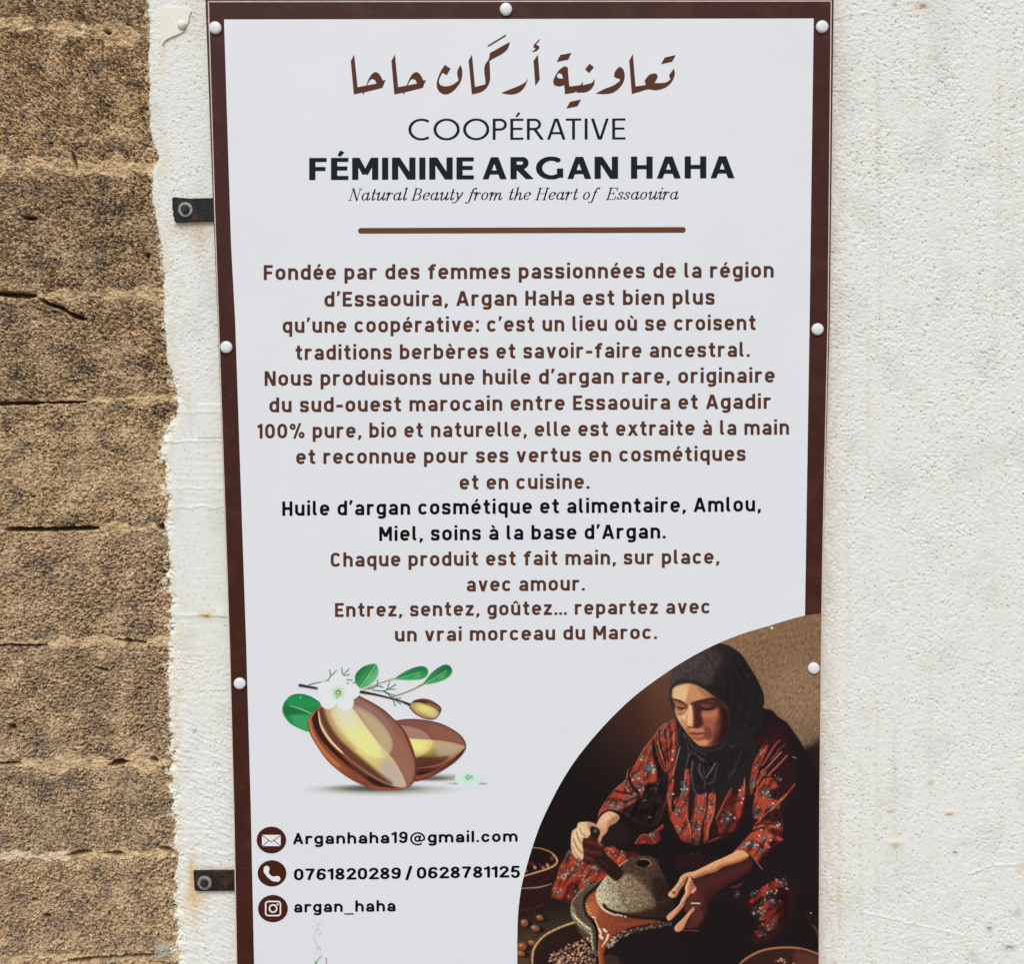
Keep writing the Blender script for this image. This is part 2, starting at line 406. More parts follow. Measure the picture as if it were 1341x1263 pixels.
BODY = [  # text, x0, x1, baseline left, baseline right, cap height, colour
    ('Fondée par des femmes passionnées de la région', 345.4, 1013.2, 366.7, 363.4, 19.6, BROWN),
    ('d’Essaouira, Argan HaHa est bien plus', 424.9, 935.8, 401.7, 398.9, 19.5, BROWN),
    ('qu’une coopérative: c’est un lieu où se croisent', 370.2, 989.6, 436.2, 432.3, 19.4, BROWN),
    ('traditions berbères et savoir-faire ancestral.', 387, 981.7, 471.6, 467.4, 19.3, BROWN),
    ('Nous produisons une huile d’argan rare, originaire', 346.5, 1014.6, 505.5, 501.2, 19.3, BROWN),
    ('du sud-ouest marocain entre Essaouira et Agadir', 352.8, 1009.5, 540.3, 535.4, 19.2, BROWN),
    ('100% pure, bio et naturelle, elle est extraite à la main', 336, 1033.3, 574.5, 569.4, 19.2, BROWN),
    ('et reconnue pour ses vertus en cosmétiques', 387.9, 976.3, 608.1, 603.8, 19, BROWN),
    ('et en cuisine.', 602, 772, 641.5, 640.4, 19, BROWN),
    ('Huile d’argan cosmétique et alimentaire, Amlou,', 369.7, 996.4, 676, 670.1, 19, BLACK),
    ('Miel, soins à la base d’Argan.', 496.6, 871.8, 708.9, 705.5, 18.8, BLACK),
    ('Chaque produit est fait main, sur place,', 433.1, 942, 742.8, 738.7, 18.6, BROWN),
    ('avec amour.', 611.1, 765.8, 775.1, 773.8, 18.4, BROWN),
    ('Entrez, sentez, goûtez… repartez avec', 438.7, 930, 808.5, 803.9, 18.3, BROWN),
    ('un vrai morceau du Maroc.', 517.3, 860.4, 840.8, 837.3, 18, BROWN)]
def all_lines():
    out = []
    for s, x0, x1, b0, b1, cap, col in BODY:
        out.append((s, col, set_line(s, DIN, x0, x1, b0, b1, cap, .165, sp=.27)))
    out.append(('coop', INK, set_line('COOPÉRATIVE', gill(.118, .10), 534.8, 819.1, 183.2, 182.4, 27.6, .135)))
    out.append(('fem', INK, set_line('FÉMININE ARGAN  HAHA', gill(.235, .185), 404.9, 961.2, 235.7, 233.3, 29, .165, sp=.09)))
    out.append(('tag', INK, set_line('Natural Beauty from the Heart of  Essaouira', didone(.112, .045), 456.2, 888.7, 262.3, 260.9, 15.2, .11, step=.45, flat=False, slant=.26, sp=.30)))
    for s, x0, x1, b0, b1 in (('Arganhaha19@gmail.com', 383.9, 677.9, 1106.7, 1103.2), ('0761820289 / 0628781125', 385, 681, 1153.8, 1149.8), ('argan_haha', 385, 518, 1196, 1194.5)):
        out.append((s, BLACK, set_line(s, RND, x0, x1, b0, b1, 15.3, .16 if s[0] != '0' else .115, step=.5, flat=False, sp=.18)))
    return out
# the Arabic heading, outlines traced in three close-ups
def _t(ox, oy, s, pts): return [(ox + x / s, oy + y / s) for x, y in pts]
def A1(*p): return _t(450, 40, 8.94, p)
def A2(*p): return _t(580, 40, 8.94, p)
def A3(*p): return _t(720, 50, 7.888, p)
ARABIC = [  # (outline, smooth?, hole)
    (A1((123, 280), (85, 355), (120, 745), (222, 722), (230, 752), (240, 720), (452, 668), (490, 575), (460, 585), (425, 520), (395, 490), (370, 485), (335, 505), (300, 555), (265, 642), (162, 662)), 0),
    (A1((275, 640), (300, 590), (330, 562), (365, 575), (385, 618)), 1),
    (A1((600, 280), (560, 355), (595, 745), (697, 722), (705, 752), (715, 720), (925, 668), (963, 575), (935, 585), (900, 520), (870, 490), (845, 485), (810, 505), (775, 555), (740, 642), (637, 662)), 0),
    (A1((750, 640), (775, 590), (805, 562), (840, 575), (860, 618)), 1),
    (A1((1185, 400), (1250, 442), (1205, 520), (1158, 490), (1125, 550), (1115, 600), (1135, 640), (1190, 652), (1260, 640), (1341, 590), (1345, 570), (1330, 490), (1365, 400), (1385, 450), (1388, 510), (1375, 580), (1330, 655), (1260, 722), (1190, 745), (1140, 728), (1100, 680), (1090, 620), (1110, 540), (1140, 470)), 0),
    (A2((340, 280), (302, 350), (340, 745), (460, 710), (520, 655), (552, 570), (553, 530), (545, 350), (755, 215), (785, 130), (550, 262), (538, 330), (490, 410), (500, 600), (497, 628), (375, 660)), 0),
    (A2((745, 38), (530, 170), (522, 186), (545, 178), (728, 68)), 0),
    (A2((1135, 92), (1065, 165), (1060, 190), (1090, 210), (1040, 248), (1085, 240), (1125, 205), (1128, 180), (1095, 165), (1090, 155), (1128, 115)), 0),
    (A2((1112, 280), (1062, 352), (1083, 642), (1133, 570)), 0),
    (A2((995, 555), (968, 600), (890, 645), (780, 690), (685, 728), (760, 743), (830, 743), (890, 722), (940, 680), (970, 630)), 0),
    (A3((222, 150), (108, 172), (73, 242), (190, 218)), 0),
    (A3((150, 288), (185, 300), (190, 380), (202, 498), (318, 484), (338, 445), (340, 485), (400, 470), (440, 455), (462, 415), (458, 470), (420, 530), (370, 555), (285, 560), (272, 548), (250, 560), (158, 576), (150, 480), (100, 495), (50, 485), (36, 455), (50, 400), (100, 325)), 0),
    (A3((100, 358), (125, 370), (137, 415), (90, 410), (72, 395), (80, 370)), 1),
    (A3((412, 262), (455, 298), (406, 358), (365, 318)), 0),
    (A3((725, 292), (758, 320), (773, 390), (760, 450), (715, 515), (640, 565), (560, 574), (475, 570), (560, 525), (660, 485), (725, 440), (722, 415), (690, 410), (665, 395), (672, 350), (700, 310)), 0),
    (A3((857, 160), (822, 232), (848, 574), (940, 548), (1020, 525), (1080, 535), (1150, 525), (1220, 490), (1270, 430), (1290, 370), (1283, 310), (1232, 382), (1248, 425), (1200, 455), (1080, 462), (1115, 400), (1105, 368), (1075, 362), (1020, 385), (980, 440), (995, 482), (885, 498)), 0),
    (A3((1300, 172), (1188, 198), (1150, 265), (1263, 240)), 0),
    (A3((322, 632), (210, 656), (172, 724), (285, 700)), 0)]
def calli(pts, n=5):
    """Rounds the shallow turns of a traced outline and keeps its sharp corners."""
    p = np.asarray(pts, float); out = []
    a, b = p - np.roll(p, 1, 0), np.roll(p, -1, 0) - p
    la, lb = np.hypot(*a.T), np.hypot(*b.T)
    c = (a * b).sum(1) / (la * lb + 1e-9)
    tan = a / la[:, None] + b / lb[:, None]; tan /= np.hypot(*tan.T)[:, None] + 1e-9
    soft = (c > .72) & (np.maximum(la, lb) < 3.2 * np.minimum(la, lb))
    for i in range(len(p)):
        j = (i + 1) % len(p); L = lb[i]; ch = b[i] / L
        m0 = (tan[i] if soft[i] else ch) * L; m1 = (tan[j] if soft[j] else ch) * L
        for t in np.linspace(0, 1, n, endpoint=False):
            out.append((2*t**3-3*t*t+1) * p[i] + (t**3-2*t*t+t) * m0 + (-2*t**3+3*t*t) * p[j] + (t**3-t*t) * m1)
    return np.array(out)
def arabic_field(step=.55):
    xs, ys = np.arange(452, 892, step), np.arange(38, 146, step)
    X, Y = np.meshgrid(xs, ys)
    F = np.full(X.shape, 9.0)
    for pts, hole in ARABIC:
        p = calli(pts); (xa, ya), (xb, yb) = p.min(0) - 3, p.max(0) + 3
        i0, i1 = np.searchsorted(xs, [xa, xb]); j0, j1 = np.searchsorted(ys, [ya, yb])
        sd = poly_sd(X[j0:j1, i0:i1], Y[j0:j1, i0:i1], p) - (0 if hole else .12)
        v = F[j0:j1, i0:i1]
        F[j0:j1, i0:i1] = np.maximum(v, -sd) if hole else np.minimum(v, sd)
    return xs, ys, F
# ------------------------------------------------------------------ the printed pictures, painted on a fine grid
class Canvas:
    def __init__(s, x0, y0, x1, y1, step, bg):
        s.xs, s.ys = np.arange(x0, x1, step), np.arange(y0, y1, step)
        s.X, s.Y = np.meshgrid(s.xs, s.ys)
        s.C = np.zeros(s.X.shape + (3,)) + np.asarray(bg, float)
        s.A = np.zeros(s.X.shape)
    def box(s, p, pad):
        p = np.asarray(p)
        i0, i1 = np.searchsorted(s.xs, [p[:, 0].min() - pad, p[:, 0].max() + pad])
        j0, j1 = np.searchsorted(s.ys, [p[:, 1].min() - pad, p[:, 1].max() + pad])
        return slice(j0, j1), slice(i0, i1)
    def put(s, sl, a, col, mask=None, mul=False):
        if mask is not None: a = a * mask[sl]
        a3 = a[..., None]; c = s.C[sl]
        col = np.asarray(col, float)
        s.C[sl] = c * (1 - a3) + (c * col / 255.0 if mul else col) * a3
        s.A[sl] = np.maximum(s.A[sl], a)
    def grad(s, sl, g):
        (x0, y0), (x1, y1), c0, c1 = g
        t = ((s.X[sl] - x0) * (x1 - x0) + (s.Y[sl] - y0) * (y1 - y0)) / ((x1 - x0) ** 2 + (y1 - y0) ** 2)
        t = np.clip(t, 0, 1)[..., None]
        return np.asarray(c0, float) * (1 - t) + np.asarray(c1, float) * t
    def fill(s, pts, col=None, f=1.0, op=1.0, smooth=True, mask=None, g=None, mul=False):
        p = spline(pts, True, 5) if smooth else np.asarray(pts, float)
        sl = s.box(p, f + 1)
        if s.X[sl].size == 0: return
        a = sstep(f / 2 + .35, -f / 2 - .35, poly_sd(s.X[sl], s.Y[sl], p)) * op
        s.put(sl, a, s.grad(sl, g) if g else col, mask, mul)
    def line(s, pts, w, col, f=.6, op=1.0, smooth=True, mask=None, mul=False):
        """w: full width, or one per point."""
        p = np.asarray(pts, float)
        w = np.broadcast_to(np.asarray(w, float), (len(p),))
        if smooth and len(p) > 2:
            q = spline(np.column_stack([p, w]), False, 5); p, w = q[:, :2], q[:, 2]
        sl = s.box(p, w.max() + f + 1)
        if s.X[sl].size == 0: return
        a = sstep(f / 2 + .35, -f / 2 - .35, line_sd(s.X[sl], s.Y[sl], p, w / 2)) * op
        s.put(sl, a, col, mask, mul)
    def blob(s, x, y, rx, ry, col, f=.3, op=1.0, rot=0, mask=None, mul=False):
        """Ellipse; f is the soft share of the radius."""
        r = max(rx, ry)
        sl = s.box([(x, y)], r * (1 + f) + 1)
        if s.X[sl].size == 0: return
        c, n = math.cos(math.radians(rot)), math.sin(math.radians(rot))
        u = ((s.X[sl] - x) * c + (s.Y[sl] - y) * n) / rx; v = (-(s.X[sl] - x) * n + (s.Y[sl] - y) * c) / ry
        s.put(sl, sstep(1 + f, 1 - f, np.hypot(u, v)) * op, col, mask, mul)
    def area(s, pts, f=1.0, smooth=True):
        p = spline(pts, True, 5) if smooth else np.asarray(pts, float)
        m = np.zeros(s.X.shape); sl = s.box(p, f + 1)
        m[sl] = sstep(f / 2 + .35, -f / 2 - .35, poly_sd(s.X[sl], s.Y[sl], p))
        return m
    def grain(s, mask, amp, sx, sy, seed, rot=0, octv=3):
        c, n = math.cos(math.radians(rot)), math.sin(math.radians(rot))
        v = fbm((s.X * c + s.Y * n) / sx, (-s.X * n + s.Y * c) / sy, seed, octv)
        s.C *= (1 + amp * v * mask)[..., None]
    def soften(s, mask, op=.7, n=2):
        b = s.C.copy()
        for _ in range(n):
            p = np.pad(b, ((1, 1), (1, 1), (0, 0)), 'edge')
            b = (p[:-2, 1:-1] + p[2:, 1:-1] + p[1:-1, :-2] + p[1:-1, 2:] + 2 * p[1:-1, 1:-1]) / 6
        m = (mask * op)[..., None]
        s.C = s.C * (1 - m) + b * m
    def flower(s, x, y, r, seed, mask=None, op=.85, tone=(66, 88, 92), cream=(206, 176, 130)):
        rng = np.random.RandomState(seed)
        a0 = rng.rand() * 6.28; n = rng.randint(4, 7)
        for k in range(n):
            a = a0 + k * 6.283 / n + rng.rand() * .5; q = r * (.5 + .25 * rng.rand())
            t = np.array(tone) * (.75 + .5 * rng.rand())
            s.blob(x + q * math.cos(a) + r * .2 * rng.randn(), y + q * math.sin(a) + r * .15 * rng.randn(), r * (.3 + .3 * rng.rand()), r * (.2 + .18 * rng.rand()), t, .6, .9 * op, math.degrees(a) + 25 * rng.randn(), mask)
        for k in range(3):
            a = rng.rand() * 6.28; q = r * (.7 + .4 * rng.rand())
            s.blob(x + q * math.cos(a), y + q * math.sin(a), max(.8, r * .2), max(.7, r * .14), cream, .5, .85 * op, rng.rand() * 180, mask)
        s.blob(x, y, r * .26, r * .22, cream, .5, .8 * op, 0, mask)
def T1(*p): return _t(860, 830, 6.095, p)
def T2(*p): return _t(860, 900, 10.525, p)
def T3(*p): return _t(960, 920, 10.525, p)
def T4(*p): return _t(760, 940, 9.02, p)
def T5(*p): return _t(870, 980, 9.02, p)
def T6(*p): return _t(960, 1020, 10.525, p)
def T7(*p): return _t(675, 1060, 9.02, p)
def T8(*p): return _t(675, 1140, 9.579, p)
def T9(*p): return _t(770, 1080, 9.02, p)
def T10(*p): return _t(860, 1090, 10.525, p)
def T11(*p): return _t(960, 1110, 10.525, p)
def T12(*p): return _t(740, 1170, 9.579, p)
def T13(*p): return _t(860, 1170, 6.095, p)
ARC = [(1078, 803.5), (1050, 807.5), (1007, 820), (968, 832), (932, 847), (900, 864), (872, 882), (840, 905), (812, 929.5), (782, 961), (756, 993), (737, 1022), (722, 1050), (708, 1080), (698, 1108), (689, 1138), (683, 1162), (678.8, 1194), (677.5, 1228), (677.5, 1263), (677.5, 1330)]
def paint_photo():
    c = Canvas(674, 800, 1081, 1352, .72, (24, 17, 17))
    F, Ln, B = c.fill, c.line, c.blob
    rng = np.random.RandomState(5)
    one = np.ones(c.X.shape)
    # background: dark room, brown glow behind the head, lit clay wall on the right
    B(868, 905, 95, 95, (72, 42, 31), .75, .95)
    B(890, 862, 62, 52, (112, 76, 52), .7, .9)
    B(880, 925, 30, 60, (96, 60, 44), .8, .7)
    F([(905, 846), (960, 790), (1090, 790), (1090, 972), (1064, 978), (1050, 985), (1030, 1000), (980, 960), (900, 900)], f=5, g=((985, 815), (1075, 980), (142, 108, 80), (110, 87, 64)))
    B(1045, 912, 42, 48, (156, 123, 93), .8, .75)
    wall = sstep(960, 990, c.X * .55 + 430) * (c.Y < 990)
    wall = c.area([(905, 846), (960, 790), (1090, 790), (1090, 975), (1060, 985), (1030, 1000), (980, 960), (900, 900)], 4)
    c.grain(wall, .17, 6, 2.6, 3, -55, 4)
    c.grain(wall, .10, 1.6, 1.3, 8, 0, 2)
    for k in range(170):
        x, y = 920 + 158 * rng.rand(), 806 + 178 * rng.rand()
        d = rng.rand() < .62
        a = math.radians(-58 + 40 * rng.randn() * .6); L = 1 + 3.2 * rng.rand()
        Ln([(x, y), (x + L * math.cos(a), y + L * math.sin(a))], .9 + rng.rand() * .8, (74, 50, 36) if d else (184, 146, 108), .8, .55, mask=wall)
    F([(1090, 960), (1090, 1010), (1020, 1010), (1046, 984), (1066, 974)], (38, 25, 22), 14, .95)
    # body: dark mass against the wall
    F(T3((330, 60), (420, 85), (500, 98), (560, 130), (620, 200), (740, 280), (830, 400), (920, 530), (990, 660), (1090, 820), (1150, 1200), (1100, 2600), (-400, 2600), (-700, 400), (-200, 0)), (27, 19, 22), 1.6)
    Ln(T3((420, 85), (560, 130), (620, 200), (740, 280), (830, 400), (920, 530)), .8, (120, 92, 66), .8, .6)
    # ---- headscarf
    hij = T1((112, 560), (98, 500), (104, 420), (122, 290), (150, 245), (270, 150), (450, 80), (520, 80), (600, 110), (680, 170), (740, 260), (800, 360), (850, 470), (860, 540), (850, 600), (800, 800), (500, 900), (240, 800), (130, 620))
    F(hij, f=1.2, g=((885, 872), (945, 905), (62, 51, 49), (30, 26, 27)))
    hm = c.area(hij, 1)
    F(T1((110, 440), (125, 300), (280, 190), (430, 130), (520, 190), (480, 300), (420, 400), (330, 395), (220, 370), (150, 400)), (72, 60, 58), 9, .75, mask=hm)
    for ps, o in (((140, 300, 260, 215, 360, 190), .7), ((130, 340, 250, 250, 400, 215), .6), ((125, 385, 200, 310, 330, 260), .5), ((150, 262, 280, 175, 430, 120), .5), ((128, 400, 190, 372, 270, 370), .6)):
        Ln(T1(*zip(ps[::2], ps[1::2])), 1.1, (96, 82, 79), 1.2, o, mask=hm)
    for k in range(9):
        x = 470 + k * 40
        Ln(T1((x - 90, 150 + k * 12), (x, 300 + k * 14), (x + 20, 480), (x - 30, 700)), 1.0, (50, 44, 45) if k % 2 else (19, 16, 18), 1.4, .55, mask=hm)
    Ln(T1((118, 440), (145, 400), (190, 378), (270, 378), (345, 402), (420, 450), (490, 500)), 2.2, (36, 29, 29), 1.2, .9)
    Ln(T1((610, 115), (680, 172), (742, 262), (802, 362), (852, 470), (861, 545)), .7, (134, 104, 78), .7, .6)
    Ln(T1((105, 440), (124, 300), (150, 246)), 1.2, (88, 74, 70), 1.2, .6)
    # ---- face
    face = T2((224, 23), (310, -28), (449, -46), (570, -11), (690, 58), (811, 144), (932, 230), (985, 334), (992, 440), (985, 560), (960, 650), (900, 730), (830, 790), (740, 820), (650, 828), (570, 810), (510, 750), (440, 670), (380, 590), (320, 510), (280, 430), (250, 340), (252, 240), (215, 170), (214, 80))
    F(face, (170, 104, 72), 1.2)
    fm = c.area(face, 1.0)
    def f(pts, col, ft=3, op=.9): F(T2(*pts), col, ft, op, mask=fm)
    def l(pts, w, col, ft=1, op=.9): Ln(T2(*pts), w, col, ft, op, mask=fm)
    f([(700, 60), (820, 140), (932, 230), (1010, 430), (1000, 600), (940, 720), (830, 810), (700, 850), (760, 740), (790, 620), (800, 500), (850, 400), (850, 300), (780, 200)], (100, 50, 40), 5, .9)
    f([(880, 300), (1000, 330), (1010, 600), (900, 760), (870, 600), (900, 450)], (70, 34, 30), 5, .75)
    f([(225, 20), (330, -30), (470, -45), (450, 60), (420, 150), (440, 230), (340, 190), (225, 165)], (240, 198, 144), 4)
    f([(450, -45), (580, -10), (700, 65), (800, 145), (640, 170), (540, 200), (450, 220), (430, 130)], (208, 146, 100), 5, .9)
    f([(560, 10), (700, 70), (800, 150), (680, 150)], (160, 98, 66), 4, .7)
    f([(252, 300), (300, 395), (370, 380), (410, 320), (415, 450), (405, 560), (345, 520), (285, 430)], (243, 200, 156), 3)
    f([(320, 440), (400, 480), (420, 600), (440, 650), (385, 590)], (206, 134, 94), 3, .9)
    f([(560, 400), (660, 400), (780, 350), (820, 420), (770, 540), (700, 580), (640, 520)], (176, 98, 68), 5, .75)
    f([(620, 320), (700, 345), (790, 310), (820, 350), (760, 410), (660, 410)], (206, 130, 96), 4, .7)
    f([(500, 240), (600, 235), (640, 300), (600, 360), (625, 440), (645, 500), (590, 555), (505, 550), (505, 400)], (84, 40, 34), 3, .92)
    f([(560, 225), (700, 190), (830, 190), (850, 270), (780, 320), (640, 320), (560, 290)], (92, 48, 40), 4, .85)
    f([(430, 240), (485, 265), (505, 400), (500, 545), (450, 552), (412, 520), (408, 400)], (238, 182, 132), 2)
    l([(455, 280), (455, 400), (450, 500)], 2.2, (252, 212, 168), 1.6, .8)
    l([(415, 400), (408, 500), (425, 545)], 1.3, (176, 110, 78), 1.2, .8)
    l([(440, 553), (500, 562), (560, 552), (620, 520)], 1.7, (70, 30, 28), 1.0)
    f([(505, 270), (560, 240), (620, 250), (640, 300), (610, 380), (635, 470), (640, 520), (590, 560), (530, 555), (520, 430)], (66, 30, 27), 4, .85)
    f([(640, 470), (720, 440), (800, 470), (800, 560), (740, 600), (670, 570)], (150, 82, 60), 6, .6)
    f([(790, 560), (860, 520), (900, 600), (860, 720), (790, 740)], (116, 60, 46), 6, .7)
    f([(235, 190), (330, 215), (400, 240), (430, 300), (400, 315), (320, 305), (262, 290)], (150, 92, 68), 4, .55)
    c.soften(fm, .85, 3)
    f([(520, 235), (640, 205), (780, 185), (840, 230), (800, 300), (700, 330), (590, 300), (540, 280)], (70, 36, 31), 4, .75)
    # eyes and brows
    f([(262, 225), (340, 235), (420, 250), (425, 295), (330, 305), (275, 285)], (196, 136, 100), 2.5, .8)
    f([(285, 245), (340, 238), (400, 262), (395, 285), (330, 290), (290, 275)], (150, 96, 78), 1.5, .8)
    l([(283, 272), (315, 294), (355, 300), (405, 288)], [1.4, 2.3, 2.3, 1.3], (42, 22, 20), .8)
    l([(268, 245), (330, 230), (410, 262)], 1.0, (120, 72, 54), 1, .7)
    f([(365, 235), (425, 245), (430, 290), (405, 300)], (118, 66, 50), 2.5, .8)
    l([(214, 165), (262, 182), (320, 200), (382, 232)], [2.2, 2.8, 2.6, 1.4], (52, 30, 27), 1.4, .9)
    f([(600, 240), (670, 236), (735, 252), (760, 285), (680, 298), (610, 285)], (116, 68, 55), 2, .85)
    l([(592, 285), (640, 300), (700, 312), (775, 285)], [1.6, 2.6, 2.8, 1.6], (34, 18, 18), .8)
    l([(590, 262), (650, 225), (730, 235), (790, 270)], 1.0, (70, 36, 32), 1, .8)
    l([(478, 238), (540, 212), (640, 190), (740, 165), (820, 172)], [2.2, 3.0, 3.4, 3.2, 1.6], (52, 29, 26), 1.6, .9)
    l([(410, 170), (425, 220), (445, 245)], 1.0, (150, 92, 64), .9, .8)
    l([(460, 200), (468, 235)], .8, (140, 84, 60), .8, .7)
    l([(275, 365), (320, 382), (365, 365), (412, 318)], 1.0, (178, 118, 84), .9, .85)
    l([(280, 340), (330, 352), (390, 315)], 1.0, (250, 214, 170), 1, .7)
    l([(620, 340), (700, 372), (780, 330)], 1.0, (120, 66, 50), 1, .7)
    # mouth and chin
    f([(428, 590), (470, 570), (560, 580), (640, 575), (660, 630), (560, 625), (470, 628)], (206, 138, 98), 2.5, .8)
    f([(640, 560), (740, 590), (770, 680), (720, 730), (650, 700), (660, 620)], (108, 54, 42), 4, .75)
    l([(430, 560), (440, 610), (455, 640)], 1.2, (150, 88, 62), 1, .7)
    f([(455, 640), (500, 622), (550, 630), (600, 626), (670, 625), (630, 648), (550, 655), (480, 650)], (134, 66, 54), 1.4, .9)
    f([(475, 655), (550, 660), (610, 654), (640, 650), (610, 684), (550, 696), (505, 684)], (186, 108, 88), 1.6, .9)
    l([(458, 640), (510, 652), (560, 655), (620, 648), (690, 632)], [.9, 1.3, 1.4, 1.2, .6], (84, 36, 32), .9)
    f([(505, 705), (570, 712), (650, 700), (640, 725), (560, 735)], (128, 66, 46), 2.5, .85)
    f([(505, 730), (560, 745), (650, 735), (710, 750), (680, 805), (600, 805), (545, 780)], (218, 146, 100), 3.5, .9)
    l([(650, 822), (740, 812), (830, 782)], 1.6, (134, 72, 52), 1.6, .8)
    l([(330, 520), (385, 598), (445, 678), (515, 755)], 1.2, (240, 190, 140), 1, .75)
    l([(670, 540), (720, 580), (748, 640), (750, 690)], 1.4, (84, 42, 34), 2.4, .55)
    c.soften(fm, .8, 1)
    l([(520, 300), (515, 420), (505, 540)], 2.0, (120, 62, 46), 2.0, .55)
    F(T2((760, 100), (900, 190), (1010, 400), (1000, 620), (900, 780), (780, 840), (820, 700), (870, 560), (880, 400), (850, 250)), (120, 84, 78), 9, .8, mask=fm, mul=True)
    c.grain(fm, .06, 2.2, 1.6, 21)
    # ---- scarf under the chin and over the chest
    F(T2((255, 420), (300, 480), (380, 592), (440, 675), (515, 758), (580, 815), (660, 834), (760, 822), (850, 785), (930, 715), (985, 590), (1263, 520), (1400, 1100), (1263, 1500), (700, 1700), (480, 1600), (360, 1300), (220, 1263), (300, 900), (290, 600)), (34, 28, 30), 1.4)
    F(T5((330, 0), (620, 60), (1000, 0), (900, 220), (760, 420), (620, 470), (560, 540), (480, 540), (375, 560), (335, 420), (318, 260)), (31, 25, 27), 2)
    for ps, w, k, o in (((370, 640, 400, 760, 430, 850, 440, 960, 400, 1130), 1.2, 84, .9), ((490, 880, 445, 960, 415, 1060), 1.0, 120, .8), ((380, 650, 470, 765, 560, 880, 700, 935, 900, 885, 1060, 810), 1.5, 82, .8),
                        ((545, 835, 700, 888, 860, 850, 960, 760), 1.3, 76, .7), ((520, 915, 600, 980, 660, 1010), 1.3, 112, .8), ((640, 1010, 580, 1130, 640, 1240), 1.2, 112, .9), ((820, 1050, 745, 1150, 680, 1250), 1.4, 112, .9),
                        ((495, 1040, 478, 1160, 490, 1263), 1.2, 120, .85), ((690, 1010, 715, 1130), .9, 80, .7), ((1165, 900, 1100, 1080, 1000, 1230), 1.5, 74, .8), ((325, 560, 300, 640, 262, 740), 1.3, 92, .8), ((430, 690, 470, 800, 540, 870), 1.0, 70, .8), ((800, 1240, 810, 1130, 860, 1060), 1.0, 84, .6)):
        Ln(T2(*zip(ps[::2], ps[1::2])), w * 1.25, (k, int(k * .84), int(k * .83)), 1.7, o * .72)
    for ps, w, k, o in (((332, 150, 322, 300, 342, 450, 378, 555), 1.2, 128, .85), ((432, 140, 405, 250, 440, 350, 480, 400, 470, 480), 1.2, 112, .9), ((460, 180, 470, 290, 495, 355), 1.0, 96, .8), ((596, 185, 545, 285, 492, 352), 1.3, 116, .9),
                        ((620, 240, 602, 330, 580, 390, 520, 425), 1.6, 92, .8), ((530, 420, 590, 400, 620, 360), 1.2, 84, .6), ((840, 260, 780, 340, 740, 400), 1.4, 76, .8), ((560, 500, 590, 480, 560, 530), 1.0, 110, .6)):
        Ln(T5(*zip(ps[::2], ps[1::2])), w * 1.25, (k, int(k * .82), int(k * .8)), 1.7, o * .72)
    for ps in ((700, 940, 880, 900, 1000, 840), (600, 1040, 700, 1080, 760, 1060), (450, 980, 460, 1100, 445, 1240)):
        Ln(T2(*zip(ps[::2], ps[1::2])), 2.0, (16, 12, 14), 1.5, .8)
    RED, RED2, DK, PK = (184, 64, 43), (150, 42, 32), (24, 16, 19), (222, 112, 82)
    sc = np.clip(c.area(T2((255, 420), (440, 675), (660, 834), (930, 715), (1263, 520), (1400, 1100), (1000, 1700), (480, 1600), (220, 1263)), 2) + hm, 0, 1) * (1 - fm)
    c.grain(sc, .22, 9, 2.0, 23, 70); c.grain(sc, .10, 1.5, 1.5, 24)
    # ---- left sleeve
    slv = T4((1110, 25), (1040, 52), (950, 102), (880, 205), (740, 385), (640, 565), (560, 620), (530, 740), (400, 855), (320, 955), (230, 1100), (208, 1200), (255, 1140), (340, 1100), (440, 1115), (520, 1150), (700, 1250), (900, 1263), (1010, 1000), (1040, 700), (1100, 420), (1130, 100))
    F(slv, RED, 1.2)
    sm = c.area(slv, 1)
    c.grain(sm, .16, 2.4, 2.4, 31)
    for x, y, r, sd in ((735, 470, 5.5, 1), (815, 610, 8.5, 2), (690, 815, 7, 3), (650, 690, 5.5, 4), (555, 790, 5, 5), (905, 370, 5.5, 7), (960, 190, 4.5, 8), (570, 975, 6, 9), (900, 830, 6, 10), (830, 360, 4, 11), (1025, 210, 4.5, 14), (1010, 90, 3.5, 15), (640, 930, 4, 16)):
        (px, py), = T4((x, y)); c.flower(px, py, r, sd, sm)
    (px, py), = T4((830, 600)); B(px, py, 5.2, 4.2, (74, 110, 132), .4, .9, 30, sm); B(px + 3, py + 3, 2.2, 1.2, (230, 220, 205), .5, .8, 40, sm)
    (px, py), = T4((415, 1045)); B(px, py, 10, 4.2, (104, 112, 116), .4, .8, 12, sm); Ln(T4((330, 1040), (420, 1050), (500, 1075)), .9, (205, 176, 146), .9, .7, mask=sm)
    for x, y in ((545, 830), (560, 860), (590, 700), (620, 740), (690, 720), (700, 860), (750, 860), (720, 500), (850, 575), (875, 620), (860, 655), (770, 690), (560, 760)):
        (px, py), = T4((x, y)); B(px, py, 1.5, 1.1, (240, 212, 158), .5, .9, 40 + x, sm)
    F(T4((852, 255), (880, 300), (905, 430), (950, 570), (1000, 650), (1035, 640), (1040, 800), (1000, 1010), (900, 1270), (700, 1263), (560, 1165), (500, 1110), (560, 1050), (660, 990), (740, 900), (770, 790), (890, 770), (910, 700), (885, 560), (850, 430)), DK, 3, .93, mask=sm)
    (px, py), = T4((890, 840)); c.flower(px, py, 6.5, 22, sm, .35)
